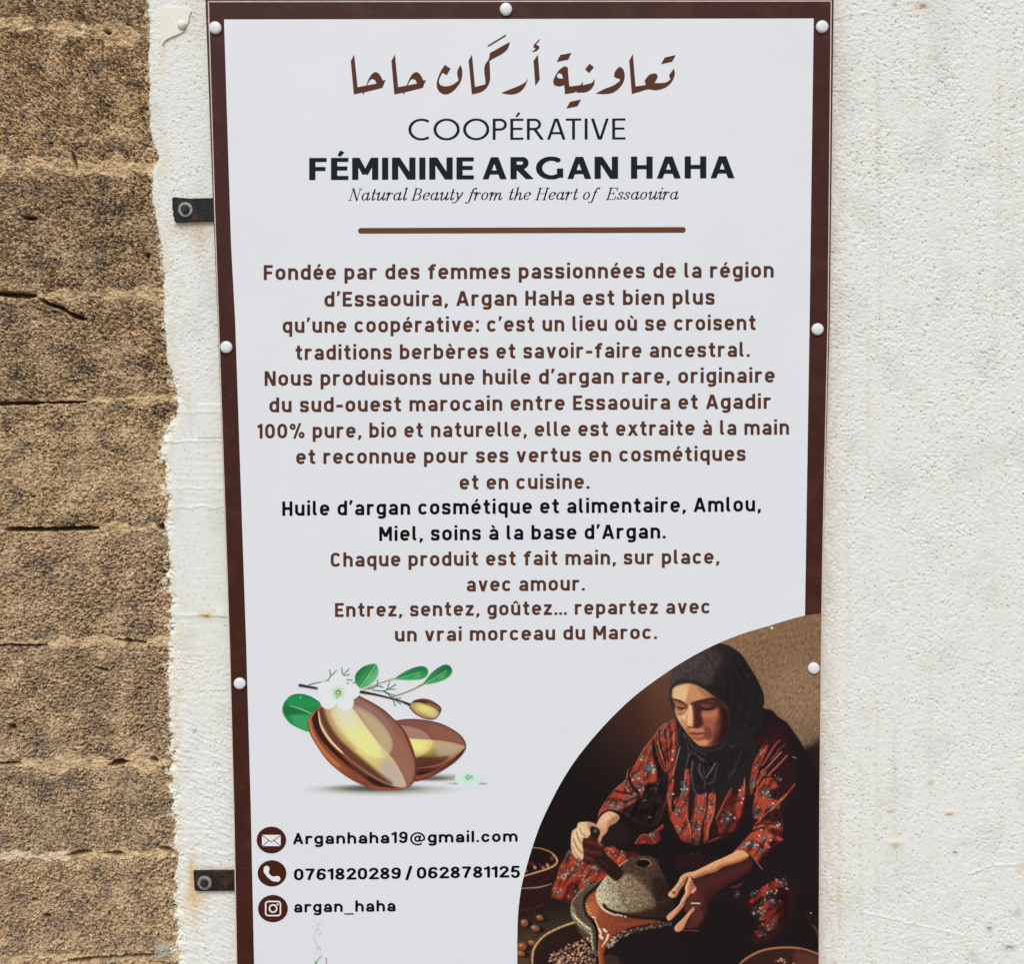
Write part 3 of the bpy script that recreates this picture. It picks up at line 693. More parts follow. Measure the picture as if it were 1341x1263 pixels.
    for ps, w in (((605, 605, 572, 680, 600, 790, 690, 905), 3.4), ((405, 862, 480, 885, 600, 905), 2.2), ((318, 975, 430, 965, 540, 1000), 2.2), ((930, 150, 935, 300, 985, 450, 1010, 560), 2.4), ((1000, 150, 1012, 300, 1035, 520), 2.6), ((1060, 110, 1070, 300, 1065, 470), 1.8), ((520, 1010, 620, 960, 700, 930), 2.4), ((900, 330, 940, 470, 990, 600), 1.6)):
        Ln(T4(*zip(ps[::2], ps[1::2])), w, DK, 1.4, .85, mask=sm)
    F(T4((1110, 25), (1120, 130), (1135, 60), (1150, 20)), (60, 66, 66), 2, .6)
    Ln(T4((1100, 25), (1040, 55), (950, 105)), 1.6, (120, 118, 104), 1.2, .8, mask=sm)
    for ps, w, cc, o in (((945, 110, 880, 205, 740, 388, 640, 565), 1.0, (232, 138, 104), .8), ((915, 180, 925, 330, 965, 480), 1.0, (210, 140, 110), .8), ((1000, 260, 1020, 420, 1020, 560), 1.0, (206, 128, 100), .7), ((560, 620, 535, 740, 400, 858, 320, 958, 232, 1102, 212, 1190), 1.0, (226, 150, 120), .7), ((320, 1000, 380, 965, 450, 970), 1.1, (226, 120, 92), .7), ((232, 1135, 300, 1085, 400, 1090, 470, 1105), 1.3, (196, 96, 78), .7)):
        Ln(T4(*zip(ps[::2], ps[1::2])), w, cc, .8, o, mask=sm)
    for ps, w, cc in (((1085, 100, 1095, 300, 1085, 480, 1055, 620), 2.6, RED), ((1105, 120, 1100, 400, 1085, 470), 1.2, (216, 150, 110))):
        Ln(T4(*zip(ps[::2], ps[1::2])), w, cc, 1.1, .9)
    # ---- chest: lit strips of the dress between folds
    F(T5((40, 460), (250, 300), (330, 560), (600, 560), (780, 470), (960, 440), (930, 800), (840, 1000), (640, 1130), (200, 1130), (60, 860)), (54, 21, 22), 10, .55)
    F(T10((300, 270), (560, 250), (860, 300), (820, 440), (560, 520), (330, 500), (240, 360)), (50, 19, 21), 12, .6)
    chest = []
    def strip(pts, col=RED, ft=1.6, op=1.0):
        p = T5(*pts); F(p, col, ft, op); chest.append(c.area(p, ft))
    strip([(95, -20), (132, -10), (122, 150), (114, 300), (112, 420), (92, 560), (78, 740), (52, 745), (30, 570), (45, 450), (62, 260)])
    strip([(250, 262), (300, 285), (296, 500), (286, 700), (280, 830), (310, 925), (325, 1110), (298, 1130), (200, 1085), (105, 905), (50, 780), (130, 735), (112, 620), (190, 560), (232, 430)])
    strip([(372, 568), (440, 550), (510, 540), (500, 800), (442, 960), (430, 1130), (310, 1125), (330, 850)])
    strip([(530, 550), (600, 552), (582, 780), (522, 950), (512, 1090), (462, 1120), (472, 900), (500, 700)], (206, 80, 54))
    strip([(780, 500), (860, 600), (935, 590), (925, 720), (860, 860), (840, 965), (700, 1010), (650, 1005), (612, 830), (690, 690)], (112, 34, 30), 3)
    strip([(840, 620), (925, 600), (925, 720), (870, 850), (850, 740)], (184, 60, 42), 4, .9)
    strip([(952, 365), (952, 560), (925, 640), (862, 640), (880, 520), (922, 440)], (192, 66, 44), 2)
    strip([(505, 1110), (650, 1050), (655, 1068), (520, 1125)], (206, 88, 70), 1.5)
    strip([(300, 1240), (440, 1230), (480, 1270), (320, 1280)], (130, 40, 36), 4, .7)
    cm = np.clip(sum(chest), 0, 1)
    c.grain(cm, .2, 2.4, 3.2, 41)
    for x, y, r, sd in ((240, 450, 6, 61), (60, 560, 5, 62), (205, 540, 4.5, 63), (175, 740, 6.5, 64), (262, 650, 4.5, 65), (435, 720, 5.5, 66), (375, 900, 5, 67), (380, 1080, 5, 68), (515, 810, 5, 69), (750, 840, 8.5, 70), (180, 960, 6.5, 71), (480, 580, 3, 72), (110, 60, 3, 73), (400, 970, 3.5, 74), (900, 560, 4, 75), (545, 660, 3.5, 76)):
        (px, py), = T5((x, y)); c.flower(px, py, r, sd, cm)
    for x, y in ((100, 385), (105, 545), (203, 490), (268, 485), (235, 490), (540, 700), (490, 565), (410, 965), (830, 830), (290, 905), (145, 790), (785, 790), (890, 500), (930, 600), (910, 650), (100, 40), (95, 140)):
        (px, py), = T5((x, y)); B(px, py, 1.4, 1.2, (240, 214, 170), .5, .9, x)
    F(T5((190, 400), (245, 400), (240, 520), (215, 570), (190, 560), (205, 470)), (74, 128, 128), 2, .5)
    for ps, w, cc, o in (((185, -10, 140, 160, 100, 330), 1.1, (190, 160, 146), .85), ((360, 700, 335, 900, 318, 1120), 1.4, (26, 16, 17), .8), ((425, 560, 380, 740, 345, 900, 330, 1110), 1.1, (230, 130, 92), .8), ((405, 560, 372, 700, 320, 880), 1.0, (232, 136, 96), .7), ((512, 545, 505, 700, 470, 850, 440, 990, 432, 1120), 1.8, (26, 16, 18), .85), ((598, 560, 584, 780, 524, 945, 512, 1080), 1.0, (222, 140, 110), .8), ((535, 560, 540, 680, 560, 760), .9, (236, 190, 140), .6),
                         ((790, 480, 720, 610, 612, 832), 1.2, (206, 104, 92), .85), ((612, 832, 650, 940, 655, 1010), 1.2, (180, 66, 56), .7), ((255, 800, 290, 900, 310, 1000, 305, 1120), 1.5, (232, 120, 82), .8), ((60, 560, 62, 660, 78, 750), 1.4, (232, 130, 94), .8), ((250, 265, 240, 400, 238, 500), 1.0, (220, 196, 150), .6), ((296, 520, 290, 700, 300, 830), 2.0, (30, 18, 20), .7), ((948, 360, 945, 440, 920, 560), 1.0, (196, 160, 140), .6)):
        Ln(T5(*zip(ps[::2], ps[1::2])), w, cc, .9, o)
    B(935, 1112, 60, 12, (20, 14, 17), .9, .85)
    # ---- right sleeve
    F(T3((470, 500), (640, 440), (760, 540), (830, 760), (860, 1100), (700, 1500), (620, 1900), (400, 1900), (250, 1500), (240, 1000), (300, 780)), (48, 20, 23), 16, .8)
    rs1 = T3((480, 580), (430, 620), (345, 720), (282, 840), (252, 960), (232, 1100), (236, 1250), (262, 1263), (300, 1120), (345, 960), (405, 800), (470, 650))
    F(rs1, RED, 1.8)
    for ps, w, cc in (((640, 530, 580, 590, 510, 700, 440, 820, 395, 870), 2.2, (178, 74, 66)), ((665, 690, 560, 800, 470, 900, 380, 970), 1.6, (226, 130, 104)), ((740, 740, 640, 850, 540, 950, 480, 1010), 1.8, (206, 110, 86)), ((720, 585, 660, 630, 600, 680), .9, (140, 100, 96)), ((470, 545, 420, 590, 390, 640), 1.0, (176, 90, 76)), ((845, 1150, 800, 1200, 750, 1260), 2.4, (140, 30, 34)), ((620, 690, 570, 740, 520, 790), .9, (150, 110, 100))):
        Ln(T3(*zip(ps[::2], ps[1::2])), w, cc, 1.2, .9)
    F(T3((400, 960), (470, 905), (440, 980), (400, 1050), (350, 1130), (312, 1200), (320, 1110), (360, 1020)), RED, 1.8)
    F(T3((500, 1000), (460, 1060), (390, 1140), (300, 1262), (330, 1300), (420, 1250), (560, 1130), (620, 1090), (560, 1090), (470, 1120), (440, 1100)), RED, 1.8)
    B(*T3((400, 540))[0], 8, 6, (60, 18, 22), .9, .8); B(*T3((600, 420))[0], 14, 8, (52, 18, 24), .9, .8)
    c.flower(*T3((400, 690))[0], 4, 81); c.flower(*T3((345, 870))[0], 4.5, 82); c.flower(*T3((600, 1060))[0], 5.5, 83); c.flower(*T3((265, 1130))[0], 4, 84); c.flower(*T3((430, 985))[0], 2.6, 85)
    F(T3((255, 1010), (240, 1120), (245, 1200), (280, 1130), (290, 1060)), (84, 100, 108), 2, .7)
    rs2 = T6((440, 0), (380, 80), (320, 170), (298, 300), (274, 390), (290, 540), (340, 555), (420, 500), (350, 580), (285, 650), (265, 735), (200, 800), (100, 910), (8, 1022), (110, 978), (200, 1005), (265, 1065), (340, 1150), (430, 1080), (520, 960), (640, 880), (680, 850), (660, 780), (690, 640), (640, 480), (660, 320), (760, 210), (700, 220), (600, 300), (640, 60), (560, -10))
    F(rs2, (190, 66, 42), 1.6)
    rm = c.area(rs2, 1)
    c.grain(rm, .18, 2.4, 2.4, 51)
    F(T6((560, -20), (700, -20), (720, 200), (620, 290), (520, 270), (470, 250), (520, 160), (610, 110)), DK, 4, .85, mask=rm)
    F(T6((470, 480), (560, 430), (680, 300), (760, 260), (700, 660), (600, 640), (500, 590), (380, 610), (400, 540)), (40, 18, 22), 4, .85, mask=rm)
    F(T6((480, 700), (560, 690), (700, 720), (700, 820), (600, 790), (500, 750)), (84, 22, 28), 3, .8, mask=rm)
    F(T6((520, 860), (700, 870), (560, 960), (440, 1110), (330, 1160), (400, 1040), (470, 980)), (44, 18, 22), 4, .85, mask=rm)
    for x, y, r, sd in ((450, 210, 7, 91), (330, 440, 5.5, 92), (240, 900, 6, 93), (430, 820, 5.5, 94), (380, 980, 5, 95), (500, 400, 4, 96), (610, 640, 4, 97), (165, 940, 5.5, 98)):
        (px, py), = T6((x, y)); c.flower(px, py, r, sd, rm)
    F(T6((300, 440), (340, 430), (350, 500), (330, 545), (295, 540)), (110, 124, 128), 2, .7, mask=rm)
    F(T6((230, 880), (310, 880), (330, 915), (250, 935)), (74, 104, 134), 1.6, .85, mask=rm)
    for x, y in ((410, 190), (485, 190), (350, 405), (220, 890), (190, 905), (360, 790), (455, 910), (490, 945), (520, 855), (300, 920), (550, 345), (390, 715), (340, 920), (640, 640), (610, 655)):
        (px, py), = T6((x, y)); B(px, py, 1.6, 1.1, (236, 224, 196), .5, .9, 30 + x)
    for ps, w, cc, o in (((850, 80, 740, 218, 640, 330, 480, 470, 360, 560), 1.2, (226, 150, 110), .9), ((845, 90, 800, 150, 750, 205), 2.2, (150, 34, 36), .9), ((725, 240, 660, 290, 600, 350), 2.0, (214, 94, 62), .9), ((440, 10, 380, 90, 330, 180, 300, 300, 282, 390), 1.1, (226, 120, 84), .8), ((285, 690, 400, 655, 520, 650, 580, 670), 1.1, (216, 140, 110), .85), ((275, 730, 360, 690, 420, 680), 2.2, (26, 16, 18), .8), ((280, 650, 400, 620, 560, 640), 2.0, (30, 16, 20), .7),
                         ((300, 740, 420, 750, 540, 790, 660, 840), 2.6, (196, 64, 50), .8), ((240, 770, 340, 755, 460, 790, 520, 830), 1.0, (200, 130, 100), .6), ((290, 810, 400, 880, 510, 950), 2.2, (216, 84, 54), .8), ((310, 860, 400, 940, 440, 990), 1.2, (40, 18, 20), .7), ((10, 1020, 60, 985, 120, 975, 190, 1000, 260, 1070, 330, 1160, 400, 1250), 1.5, (178, 106, 78), .8), ((320, 960, 370, 1020, 350, 1040), 1.0, (220, 180, 140), .6), ((640, 850, 670, 840), 3, (206, 88, 78), .8)):
        Ln(T6(*zip(ps[::2], ps[1::2])), w, cc, 1.0, o)
    Ln(T3((820, 758), (870, 772)), .9, (200, 196, 196), .6, .8)
    # ---- skirt, left knee
    sk = T7((640, 480), (580, 585), (520, 685), (490, 800), (440, 930), (380, 1052), (480, 1062), (560, 1085), (640, 1122), (690, 1010), (800, 932), (900, 872), (1020, 832), (1085, 780), (1000, 700), (900, 640), (780, 600), (700, 540))
    F(sk, (190, 56, 33), 1.3)
    km = c.area(sk, 1)
    c.grain(km, .18, 2.2, 2.2, 61)
    for x, y, r, sd in ((620, 765, 9, 1), (740, 655, 6.5, 2), (935, 695, 7.5, 3), (815, 790, 6, 4), (860, 885, 6, 5), (505, 985, 5.5, 6), (615, 550, 6, 7), (470, 850, 4.5, 8), (405, 1030, 4, 9)):
        (px, py), = T7((x, y)); c.flower(px, py, r, 100 + sd, km)
    (px, py), = T7((578, 800)); B(px, py, 2.4, 4, (232, 212, 168), .4, .9, 20, km); B(px, py + 1, .8, 1.4, (50, 46, 46), .4, .9, 20, km)
    F(T7((620, 900), (700, 880), (760, 960), (700, 1030), (660, 1110), (560, 1085), (600, 1000)), (96, 26, 24), 5, .75, mask=km)
    F(T7((690, 900), (740, 910), (750, 970), (700, 990)), (46, 50, 60), 3, .7, mask=km)
    for k in range(26):
        x, y = 460 + 560 * rng.rand(), 600 + 440 * rng.rand()
        (px, py), = T7((x, y)); B(px, py, 1.1, .8, (238, 208, 150), .5, .8, x, km)
    Ln(T7((640, 485), (580, 590), (520, 690), (490, 800), (440, 930), (382, 1048)), 1.3, (110, 96, 92), 1, .6, mask=km)
    Ln(T7((382, 1052), (480, 1066), (560, 1088), (640, 1124)), 1.2, (110, 86, 82), .9, .8)
    Ln(T7((390, 1062), (430, 1110), (470, 1165)), .8, (96, 74, 66), .8, .6); Ln(T7((558, 1110), (558, 1165)), 1.2, (112, 102, 92), 1, .7)
    s2 = T9((192, 282), (290, 255), (350, 300), (440, 330), (445, 420), (372, 492), (300, 432), (220, 362))
    F(s2, (186, 54, 34), 1.3); k2 = c.area(s2, 1); c.grain(k2, .2, 2.2, 2.2, 63)
    c.flower(*T9((250, 370))[0], 5, 111, k2); c.flower(*T9((395, 320))[0], 6.5, 112, k2, tone=(52, 68, 82))
    for x, y in ((240, 290), (270, 300), (300, 330), (330, 370), (360, 430), (380, 400)):
        B(*T9((x, y))[0], 1.2, .9, (236, 190, 140), .5, .8)
    F(T9((555, 235), (600, 160), (650, 120), (740, 120), (820, 60), (885, 0), (890, 50), (840, 90), (850, 180), (780, 240), (680, 230)), (120, 44, 36), 2.5, .9)
    Ln(T9((560, 230), (610, 150), (660, 122), (740, 150), (790, 220)), 1.2, (190, 100, 82), 1, .8); Ln(T9((720, 120), (800, 80), (885, 10)), 1.6, (180, 84, 70), 1.1, .8)
    c.flower(*T9((770, 130))[0], 4, 113); B(*T9((650, 210))[0], 3.4, 2, (170, 56, 42), .5, .9)
    F(T9((440, 340), (560, 330), (640, 380), (500, 400)), (92, 26, 26), 4, .8)
    # ---- right knee, in half dark
    F(T11((150, 800), (330, 600), (500, 470), (680, 420), (840, 520), (860, 720), (780, 960), (660, 1200), (480, 1330), (250, 1300), (330, 1000)), (44, 19, 21), 18, .85)
    F(T11((230, 740), (340, 640), (500, 500), (620, 460), (760, 520), (800, 640), (760, 820), (700, 960), (600, 1130), (520, 1263), (300, 1263), (380, 1000), (240, 860)), (54, 16, 20), 6, .9)
    F(T11((575, 470), (500, 500), (385, 570), (340, 640), (232, 740), (262, 772), (380, 690), (480, 640), (600, 560), (680, 520), (650, 480)), (182, 50, 34), 2)
    F(T11((480, 735), (420, 780), (400, 830), (430, 920), (400, 980), (425, 1080), (480, 1150), (560, 1110), (640, 990), (700, 870), (680, 740), (600, 760)), (142, 36, 28), 5, .95)
    F(T11((400, 760), (490, 735), (480, 830), (420, 840)), (184, 48, 34), 3, .9)
    for x, y, r, sd in ((560, 760, 8, 1), (350, 890, 8, 2), (560, 1070, 6, 3), (660, 490, 6.5, 4), (480, 640, 5, 5), (400, 1180, 6, 6), (300, 640, 5, 7)):
        c.flower(*T11((x, y))[0], r, 120 + sd, None, .7, (58, 68, 74), (190, 168, 138))
    for x, y in ((470, 630), (525, 610), (580, 640), (535, 735), (380, 850), (395, 915), (475, 1085), (410, 1075), (600, 600), (285, 915), (740, 575), (600, 460)):
        B(*T11((x, y))[0], 2.2, 1.2, (206, 178, 146), .5, .85, x)
    for k in range(46):
        x, y = 300 + 420 * rng.rand(), 470 + 760 * rng.rand()
        if abs(x - (640 - .42 * (y - 470))) > 150: continue
        B(*T11((x, y))[0], 1.8 + 2.4 * rng.rand(), .9 + 1.0 * rng.rand(), ((58, 64, 70), (150, 40, 30), (178, 60, 42), (30, 18, 20), (170, 146, 112))[rng.randint(5)], .6, .7, -60 + 60 * rng.randn())
    F(T11((600, 760), (700, 640), (760, 700), (740, 900), (640, 1040), (600, 900)), (96, 74, 78), 10, .7, mul=True)
    F(T11((-40, 560), (60, 520), (150, 480), (60, 560)), (110, 44, 44), 2, .8); c.flower(*T11((60, 650))[0], 4.5, 131, None, .6)
    for k in range(40):
        x, y = 1000 + 75 * rng.rand(), 1120 + 90 * rng.rand()
        B(x, y, 1.2, .8, (44, 24, 26), .8, .6, rng.rand() * 180)
    for x, y in ((1100, 1090), (1140, 1140), (1165, 1180), (1130, 1110), (1180, 1230)):
        B(*T11((x, y))[0], 2.6, 1.4, (132, 70, 46), .6, .7, 50)
    B(*T11((1072, 912))[0], 1.2, 1.0, (190, 190, 190), .5, .9)
    Ln(T11((1010, 930), (1080, 1060), (1150, 1180), (1190, 1300)), 2.4, (64, 34, 28), 1.6, .6)
    # ---- floor at the left, baskets
    F([(670, 1195), (760, 1190), (770, 1290), (760, 1360), (670, 1360)], f=8, g=((690, 1190), (700, 1240), (30, 22, 20), (78, 58, 40)))
    fl = c.area([(670, 1200), (760, 1195), (770, 1290), (760, 1360), (670, 1360)], 6); c.grain(fl, .3, 3, 1.4, 71)
    for x, y, rx, ry in ((112, 665, 5, 5), (245, 730, 6, 4.2), (305, 600, 5, 3.6), (85, 960, 6, 5), (205, 915, 5.2, 3.6), (70, 1050, 5.2, 3.6)):
        (px, py), = T8((x, y)); B(px + 5, py + 2, rx * 1.3, ry, (22, 14, 14), .5, .85); B(px, py, rx, ry, (132, 78, 50), .3, 1, 15); B(px - rx * .3, py - ry * .35, rx * .4, ry * .35, (206, 146, 108), .7, .9)
    F(T8((730, 668), (600, 705), (470, 765), (350, 840), (260, 935), (222, 1040), (210, 1300), (700, 2000), (1100, 1300), (1040, 1100), (960, 950), (820, 830)), (42, 24, 22), 2)
    for k in range(620):
        x, y = 430 + 620 * rng.rand(), 850 + 620 * rng.rand()
        if y < 1275 - x * .52 + 40 * rng.rand() or x > 960 + (y - 900) * .35: continue
        (px, py), = T8((x, y)); a = -35 + 30 * rng.randn()
        b = .45 + .75 * rng.rand()
        B(px + .8, py + .9, 2.4, 1.6, (24, 14, 13), .4, .8, a); B(px, py, 2.1, 1.3, np.clip(np.array((196, 138, 108)) * b, 0, 255), .4, 1, a); B(px - .5, py - .5, .8, .5, (244, 214, 184), .6, .8 * b, a)
    Ln(T8((732, 664), (620, 700), (480, 760), (360, 832), (270, 930), (222, 1030), (212, 1180), (230, 1400)), 3.4, (128, 92, 58), .8)
    for k in range(60):
        t = k / 59.0
        pts = spline(T8((732, 660), (620, 696), (480, 756), (356, 828), (264, 928), (216, 1030), (206, 1180)), False, 12)
        px, py = pts[int(t * (len(pts) - 1))]; B(px + .3, py, 1.2, .8, (222, 186, 134), .5, .85, -40)
    F(T7((20, 800), (130, 470), (180, 455), (300, 465), (430, 515), (500, 590), (490, 700), (440, 900), (400, 1100), (250, 1180), (0, 1220)), (44, 20, 19), 2)
    F(T7((110, 560), (180, 480), (300, 480), (420, 530), (470, 600), (440, 660), (280, 730), (90, 780)), (30, 14, 15), 3)
    bm = c.area(T7((20, 800), (130, 470), (300, 465), (430, 515), (500, 590), (440, 900), (400, 1100), (0, 1220)), 2); c.grain(bm, .35, 4, 2, 77)
    for x, y, cc in ((228, 690, (196, 136, 126)), (120, 725, (168, 108, 98)), (205, 650, (90, 46, 44)), (380, 668, (196, 150, 120)), (330, 700, (166, 112, 86)), (430, 590, (112, 60, 50)), (160, 640, (70, 36, 34)), (290, 660, (64, 34, 34))):
        B(*T7((x, y))[0], 3.2, 2, cc, .5, .9, 60)
    Ln(T7((175, 458), (300, 468), (425, 518), (488, 590), (480, 650), (400, 700), (280, 740), (75, 800)), [1.4, 1.6, 2.2, 2.8, 3.0, 2.8, 2.4, 2.0], (168, 118, 82), .8)
    Ln(T7((440, 545), (486, 600), (470, 660), (390, 705), (270, 745), (80, 802)), .9, (232, 194, 150), .7, .8)
    Ln(T7((80, 940), (250, 930), (340, 912), (430, 885)), [1.0, 1.6, 1.4, .8], (186, 166, 166), .8, .85)
    Ln(T7((30, 1200), (200, 1180), (340, 1130)), 1.2, (84, 62, 62), 1.2, .6)
    # ---- mortar: slab, paste, stone
    F(T12((80, 420), (330, 700), (400, 891), (500, 1300), (1500, 1300), (1400, 380), (1250, 395), (1060, 435), (880, 470), (720, 520), (610, 580), (540, 690), (490, 800)), (27, 19, 20), 2)
    F(T12((480, 800), (600, 780), (700, 860), (760, 1000), (600, 1100), (470, 1000)), (62, 44, 34), 5, .8); dm = c.area(T12((480, 800), (600, 780), (700, 860), (760, 1000), (470, 1000)), 4); c.grain(dm, .5, 1.8, 1.4, 83)
    paste = T12((400, -20), (310, 25), (250, 110), (232, 200), (280, 280), (350, 330), (400, 420), (420, 560), (408, 700), (428, 900), (440, 1250), (520, 1250), (500, 900), (485, 760), (540, 640), (620, 540), (740, 470), (900, 420), (1100, 395), (1240, 372), (1100, 330), (800, 300), (600, 260), (480, 180), (420, 60))
    F(paste, f=1.4, g=((770, 1190), (860, 1210), (164, 84, 50), (92, 40, 30)))
    pm = c.area(paste, 1); c.grain(pm, .07, 6, 4, 85)
    F(T12((232, 200), (300, 120), (380, 140), (420, 260), (360, 320), (280, 280)), (206, 116, 68), 6, .5, mask=pm)
    Ln(T12((640, 400), (760, 400), (900, 380), (1100, 360)), 5, (150, 72, 44), 4, .6, mask=pm)
    Ln(T12((408, 480), (412, 620), (420, 800), (440, 1000)), 4, (206, 116, 66), 2.5, .7, mask=pm); Ln(T12((530, 640), (480, 760), (490, 900)), 2, (110, 48, 30), 1.6, .7, mask=pm)
    for ps, w in (((378, 345, 402, 405, 425, 455), 1.6), ((425, 455, 442, 490), 2.8), ((485, 460, 515, 485), 3.2), ((540, 530, 520, 590, 480, 650, 458, 682), [3.2, 2.4, 1.4, 1.0]), ((432, 540, 465, 570), 3.6), ((345, 302, 380, 318), 1.8), ((450, 500, 445, 545), 2.0)):
        Ln(T12(*zip(ps[::2], ps[1::2])), w, (250, 226, 194), .9, .95, mask=pm)
    for x, y in ((268, 65), (262, 140), (300, 212), (275, 175), (295, 240), (320, 260), (760, 300), (700, 270), (655, 268), (620, 262), (250, 110)):
        B(*T12((x, y))[0], 1.2, .8, (244, 200, 150), .5, .9)
    # thick rim of the slab, left
    rim = T8((1090, 115), (960, 180), (850, 222), (770, 290), (710, 370), (690, 470), (700, 570), (760, 680), (850, 790), (930, 860), (955, 960), (980, 1060), (1040, 1090), (1030, 1000), (1030, 860), (1010, 740), (960, 650), (880, 560), (860, 470), (880, 360), (950, 300), (1060, 220))
    F(rim, (84, 70, 56), 1.3); im = c.area(rim, 1)
    Ln(T8((705, 480), (740, 600), (840, 700), (925, 760)), 7, (150, 136, 108), 3, .8, mask=im)
    Ln(T8((860, 230), (780, 310), (720, 400), (705, 500), (725, 570)), 3, (138, 122, 100), 2, .7, mask=im)
    Ln(T8((730, 560), (800, 640), (880, 705), (935, 745)), 2.4, (224, 216, 186), 1.4, .9, mask=im); Ln(T8((930, 790), (960, 820), (955, 900), (975, 1000)), 2.6, (196, 192, 152), 1.4, .85, mask=im)
    c.grain(im, .5, 1.7, 1.7, 87)
    Ln(T8((1080, 150), (960, 260), (880, 350), (862, 460), (900, 570), (985, 680), (1022, 800), (1020, 1000)), [2, 4, 4.5, 3.5, 3, 3.5, 4, 3], (28, 18, 16), 2, .9)
    Ln(T8((1080, 118), (960, 185), (855, 228), (775, 298)), 1.0, (140, 122, 100), .8, .8)
    # rim, right, with chipped highlights
    Ln(T12((545, 690), (610, 595), (720, 520), (880, 472), (1060, 435), (1230, 402), (1320, 395)), [4, 5.5, 6, 5.5, 5, 4.5, 3.5], (74, 58, 46), 1.6, .95)
    pts = spline(T12((550, 680), (615, 590), (720, 518), (880, 468), (1060, 432), (1230, 398), (1310, 392)), False, 20)
    for k in range(90):
        px, py = pts[rng.randint(len(pts))]; t = (px - 797) / 80.0
        B(px + 1.8 * rng.randn(), py + 1.6 * rng.randn(), 1.5, .8, np.array((216, 196, 170)) * (1 - .45 * max(t, 0)) if rng.rand() < .6 else (30, 20, 18), .5, .8, -45)
    F(T12((545, 690), (600, 610), (625, 600), (600, 650), (550, 690)), (206, 190, 176), 1.5, .8)
    # the domed stone
    dome = T9((225, 608), (160, 690), (95, 800), (108, 900), (180, 1000), (280, 1060), (420, 1085), (600, 1095), (800, 1110), (930, 1090), (1010, 960), (960, 760), (850, 520), (800, 410), (700, 375), (600, 382), (470, 410), (400, 520), (330, 560))
    F(dome, f=1.4, g=((782, 1170), (862, 1160), (204, 192, 156), (44, 30, 25)))
    om = c.area(dome, 1)
    F(T9((380, 620), (560, 640), (700, 760), (820, 960), (640, 1000), (480, 1000), (380, 800)), (150, 122, 92), 9, .6, mask=om)
    F(T9((420, 400), (700, 360), (860, 480), (960, 720), (700, 720), (520, 600), (400, 600), (330, 640), (300, 560)), (72, 50, 38), 9, .88, mask=om)
    F(T9((760, 640), (980, 700), (1020, 960), (900, 1100), (700, 1100), (800, 960)), (40, 27, 23), 10, .85, mask=om)
    c.grain(om, .38, 1.7, 2.4, 91, 35, 3); c.grain(om, .2, 5, 5, 93)
    for k in range(260):
        x, y = 120 + 640 * rng.rand(), 620 + 380 * rng.rand()
        b = max(0, 1 - (x - 120) / 760.0)
        d = rng.rand() < .5
        Ln(T9((x, y), (x + 14 * rng.randn(), y + 22 * rng.rand() + 6)), .9, (58, 42, 32) if d else np.array((250, 246, 220)) * (.35 + .65 * b), .8, (.5 if d else .75) * (.4 + .6 * b), mask=om)
    for k in range(50):
        x, y = 620 + 220 * rng.rand(), 400 + 170 * rng.rand()
        B(*T9((x, y))[0], 1.1, .8, (116, 78, 48), .6, .6, 40)
    F(T9((185, 975), (290, 1025), (430, 1045), (600, 1040), (740, 1010), (800, 1090), (600, 1100), (420, 1085), (280, 1058)), (52, 28, 23), 4, .85, mask=om)
    Ln(T9((185, 950), (240, 1010), (420, 1070), (620, 1105), (900, 1120)), 3.4, (24, 14, 14), 2, .9)
    Ln(T9((98, 830), (110, 910), (185, 1010), (300, 1068), (340, 1075)), [1.0, 1.6, 2.4, 2.0, 1.2], (238, 208, 168), .9, .95)
    for x in (350, 375, 400, 440): B(*T9((x, 1070 + (x - 350) * .25))[0], 1.4, 1, (246, 226, 200), .5, .9)
    Ln(T9((225, 612), (160, 695), (100, 800)), 1.2, (222, 190, 150), 1, .7, mask=om)
    B(*T9((655, 462))[0], 8.6, 5.0, (14, 9, 9), .2, 1); Ln(T9((620, 418), (700, 420), (745, 462), (720, 500)), 1.1, (168, 150, 130), .7, .85)
    # ---- left forearm, fist and handle
    F(T9((240, 40), (340, 0), (460, 20), (490, 110), (460, 190), (390, 235), (280, 265), (190, 262), (150, 200)), (36, 23, 24), 3)
    fa = T7((980, 130), (1035, 62), (1110, 28), (1190, 55), (1230, 100), (1190, 160), (1110, 205), (1085, 260), (1035, 320), (1010, 380), (1040, 440), (1000, 430), (968, 380), (1000, 290), (960, 205))
    F(fa, (222, 172, 130), 1.2); am = c.area(fa, 1)
    F(T7((1120, 120), (1240, 60), (1250, 120), (1150, 200), (1090, 250), (1080, 200)), (160, 104, 78), 4, .7, mask=am)
    F(T7((1040, 70), (1120, 35), (1150, 90), (1060, 150), (1000, 170)), (240, 198, 156), 4, .7, mask=am)
    Ln(T7((1100, 60), (1140, 90), (1150, 110)), .9, (140, 100, 78), .8, .7); Ln(T7((1080, 240), (1030, 320), (990, 350), (1010, 410)), 1.4, (120, 70, 52), 1.2, .6, mask=am)
    Ln(T4((215, 1190), (260, 1128), (340, 1098), (440, 1112), (520, 1150), (620, 1210)), 1.8, (30, 16, 18), 1, .9)
    low = T7((810, 330), (900, 310), (1000, 380), (1050, 450), (1045, 560), (980, 660), (860, 650), (775, 605), (800, 520), (790, 420))
    F(low, (66, 28, 23), 1.5); lm = c.area(low, 1)
    for ps in ((830, 390, 920, 400, 1010, 440), (820, 480, 900, 510, 1000, 520), (800, 560, 880, 590, 960, 610)):
        Ln(T7(*zip(ps[::2], ps[1::2])), 2.6, (104, 50, 38), 2, .8, mask=lm)
    for ps in ((820, 430, 900, 460, 1010, 480), (810, 525, 900, 560, 1000, 570)):
        Ln(T7(*zip(ps[::2], ps[1::2])), 1.0, (34, 15, 14), 1, .8, mask=lm)
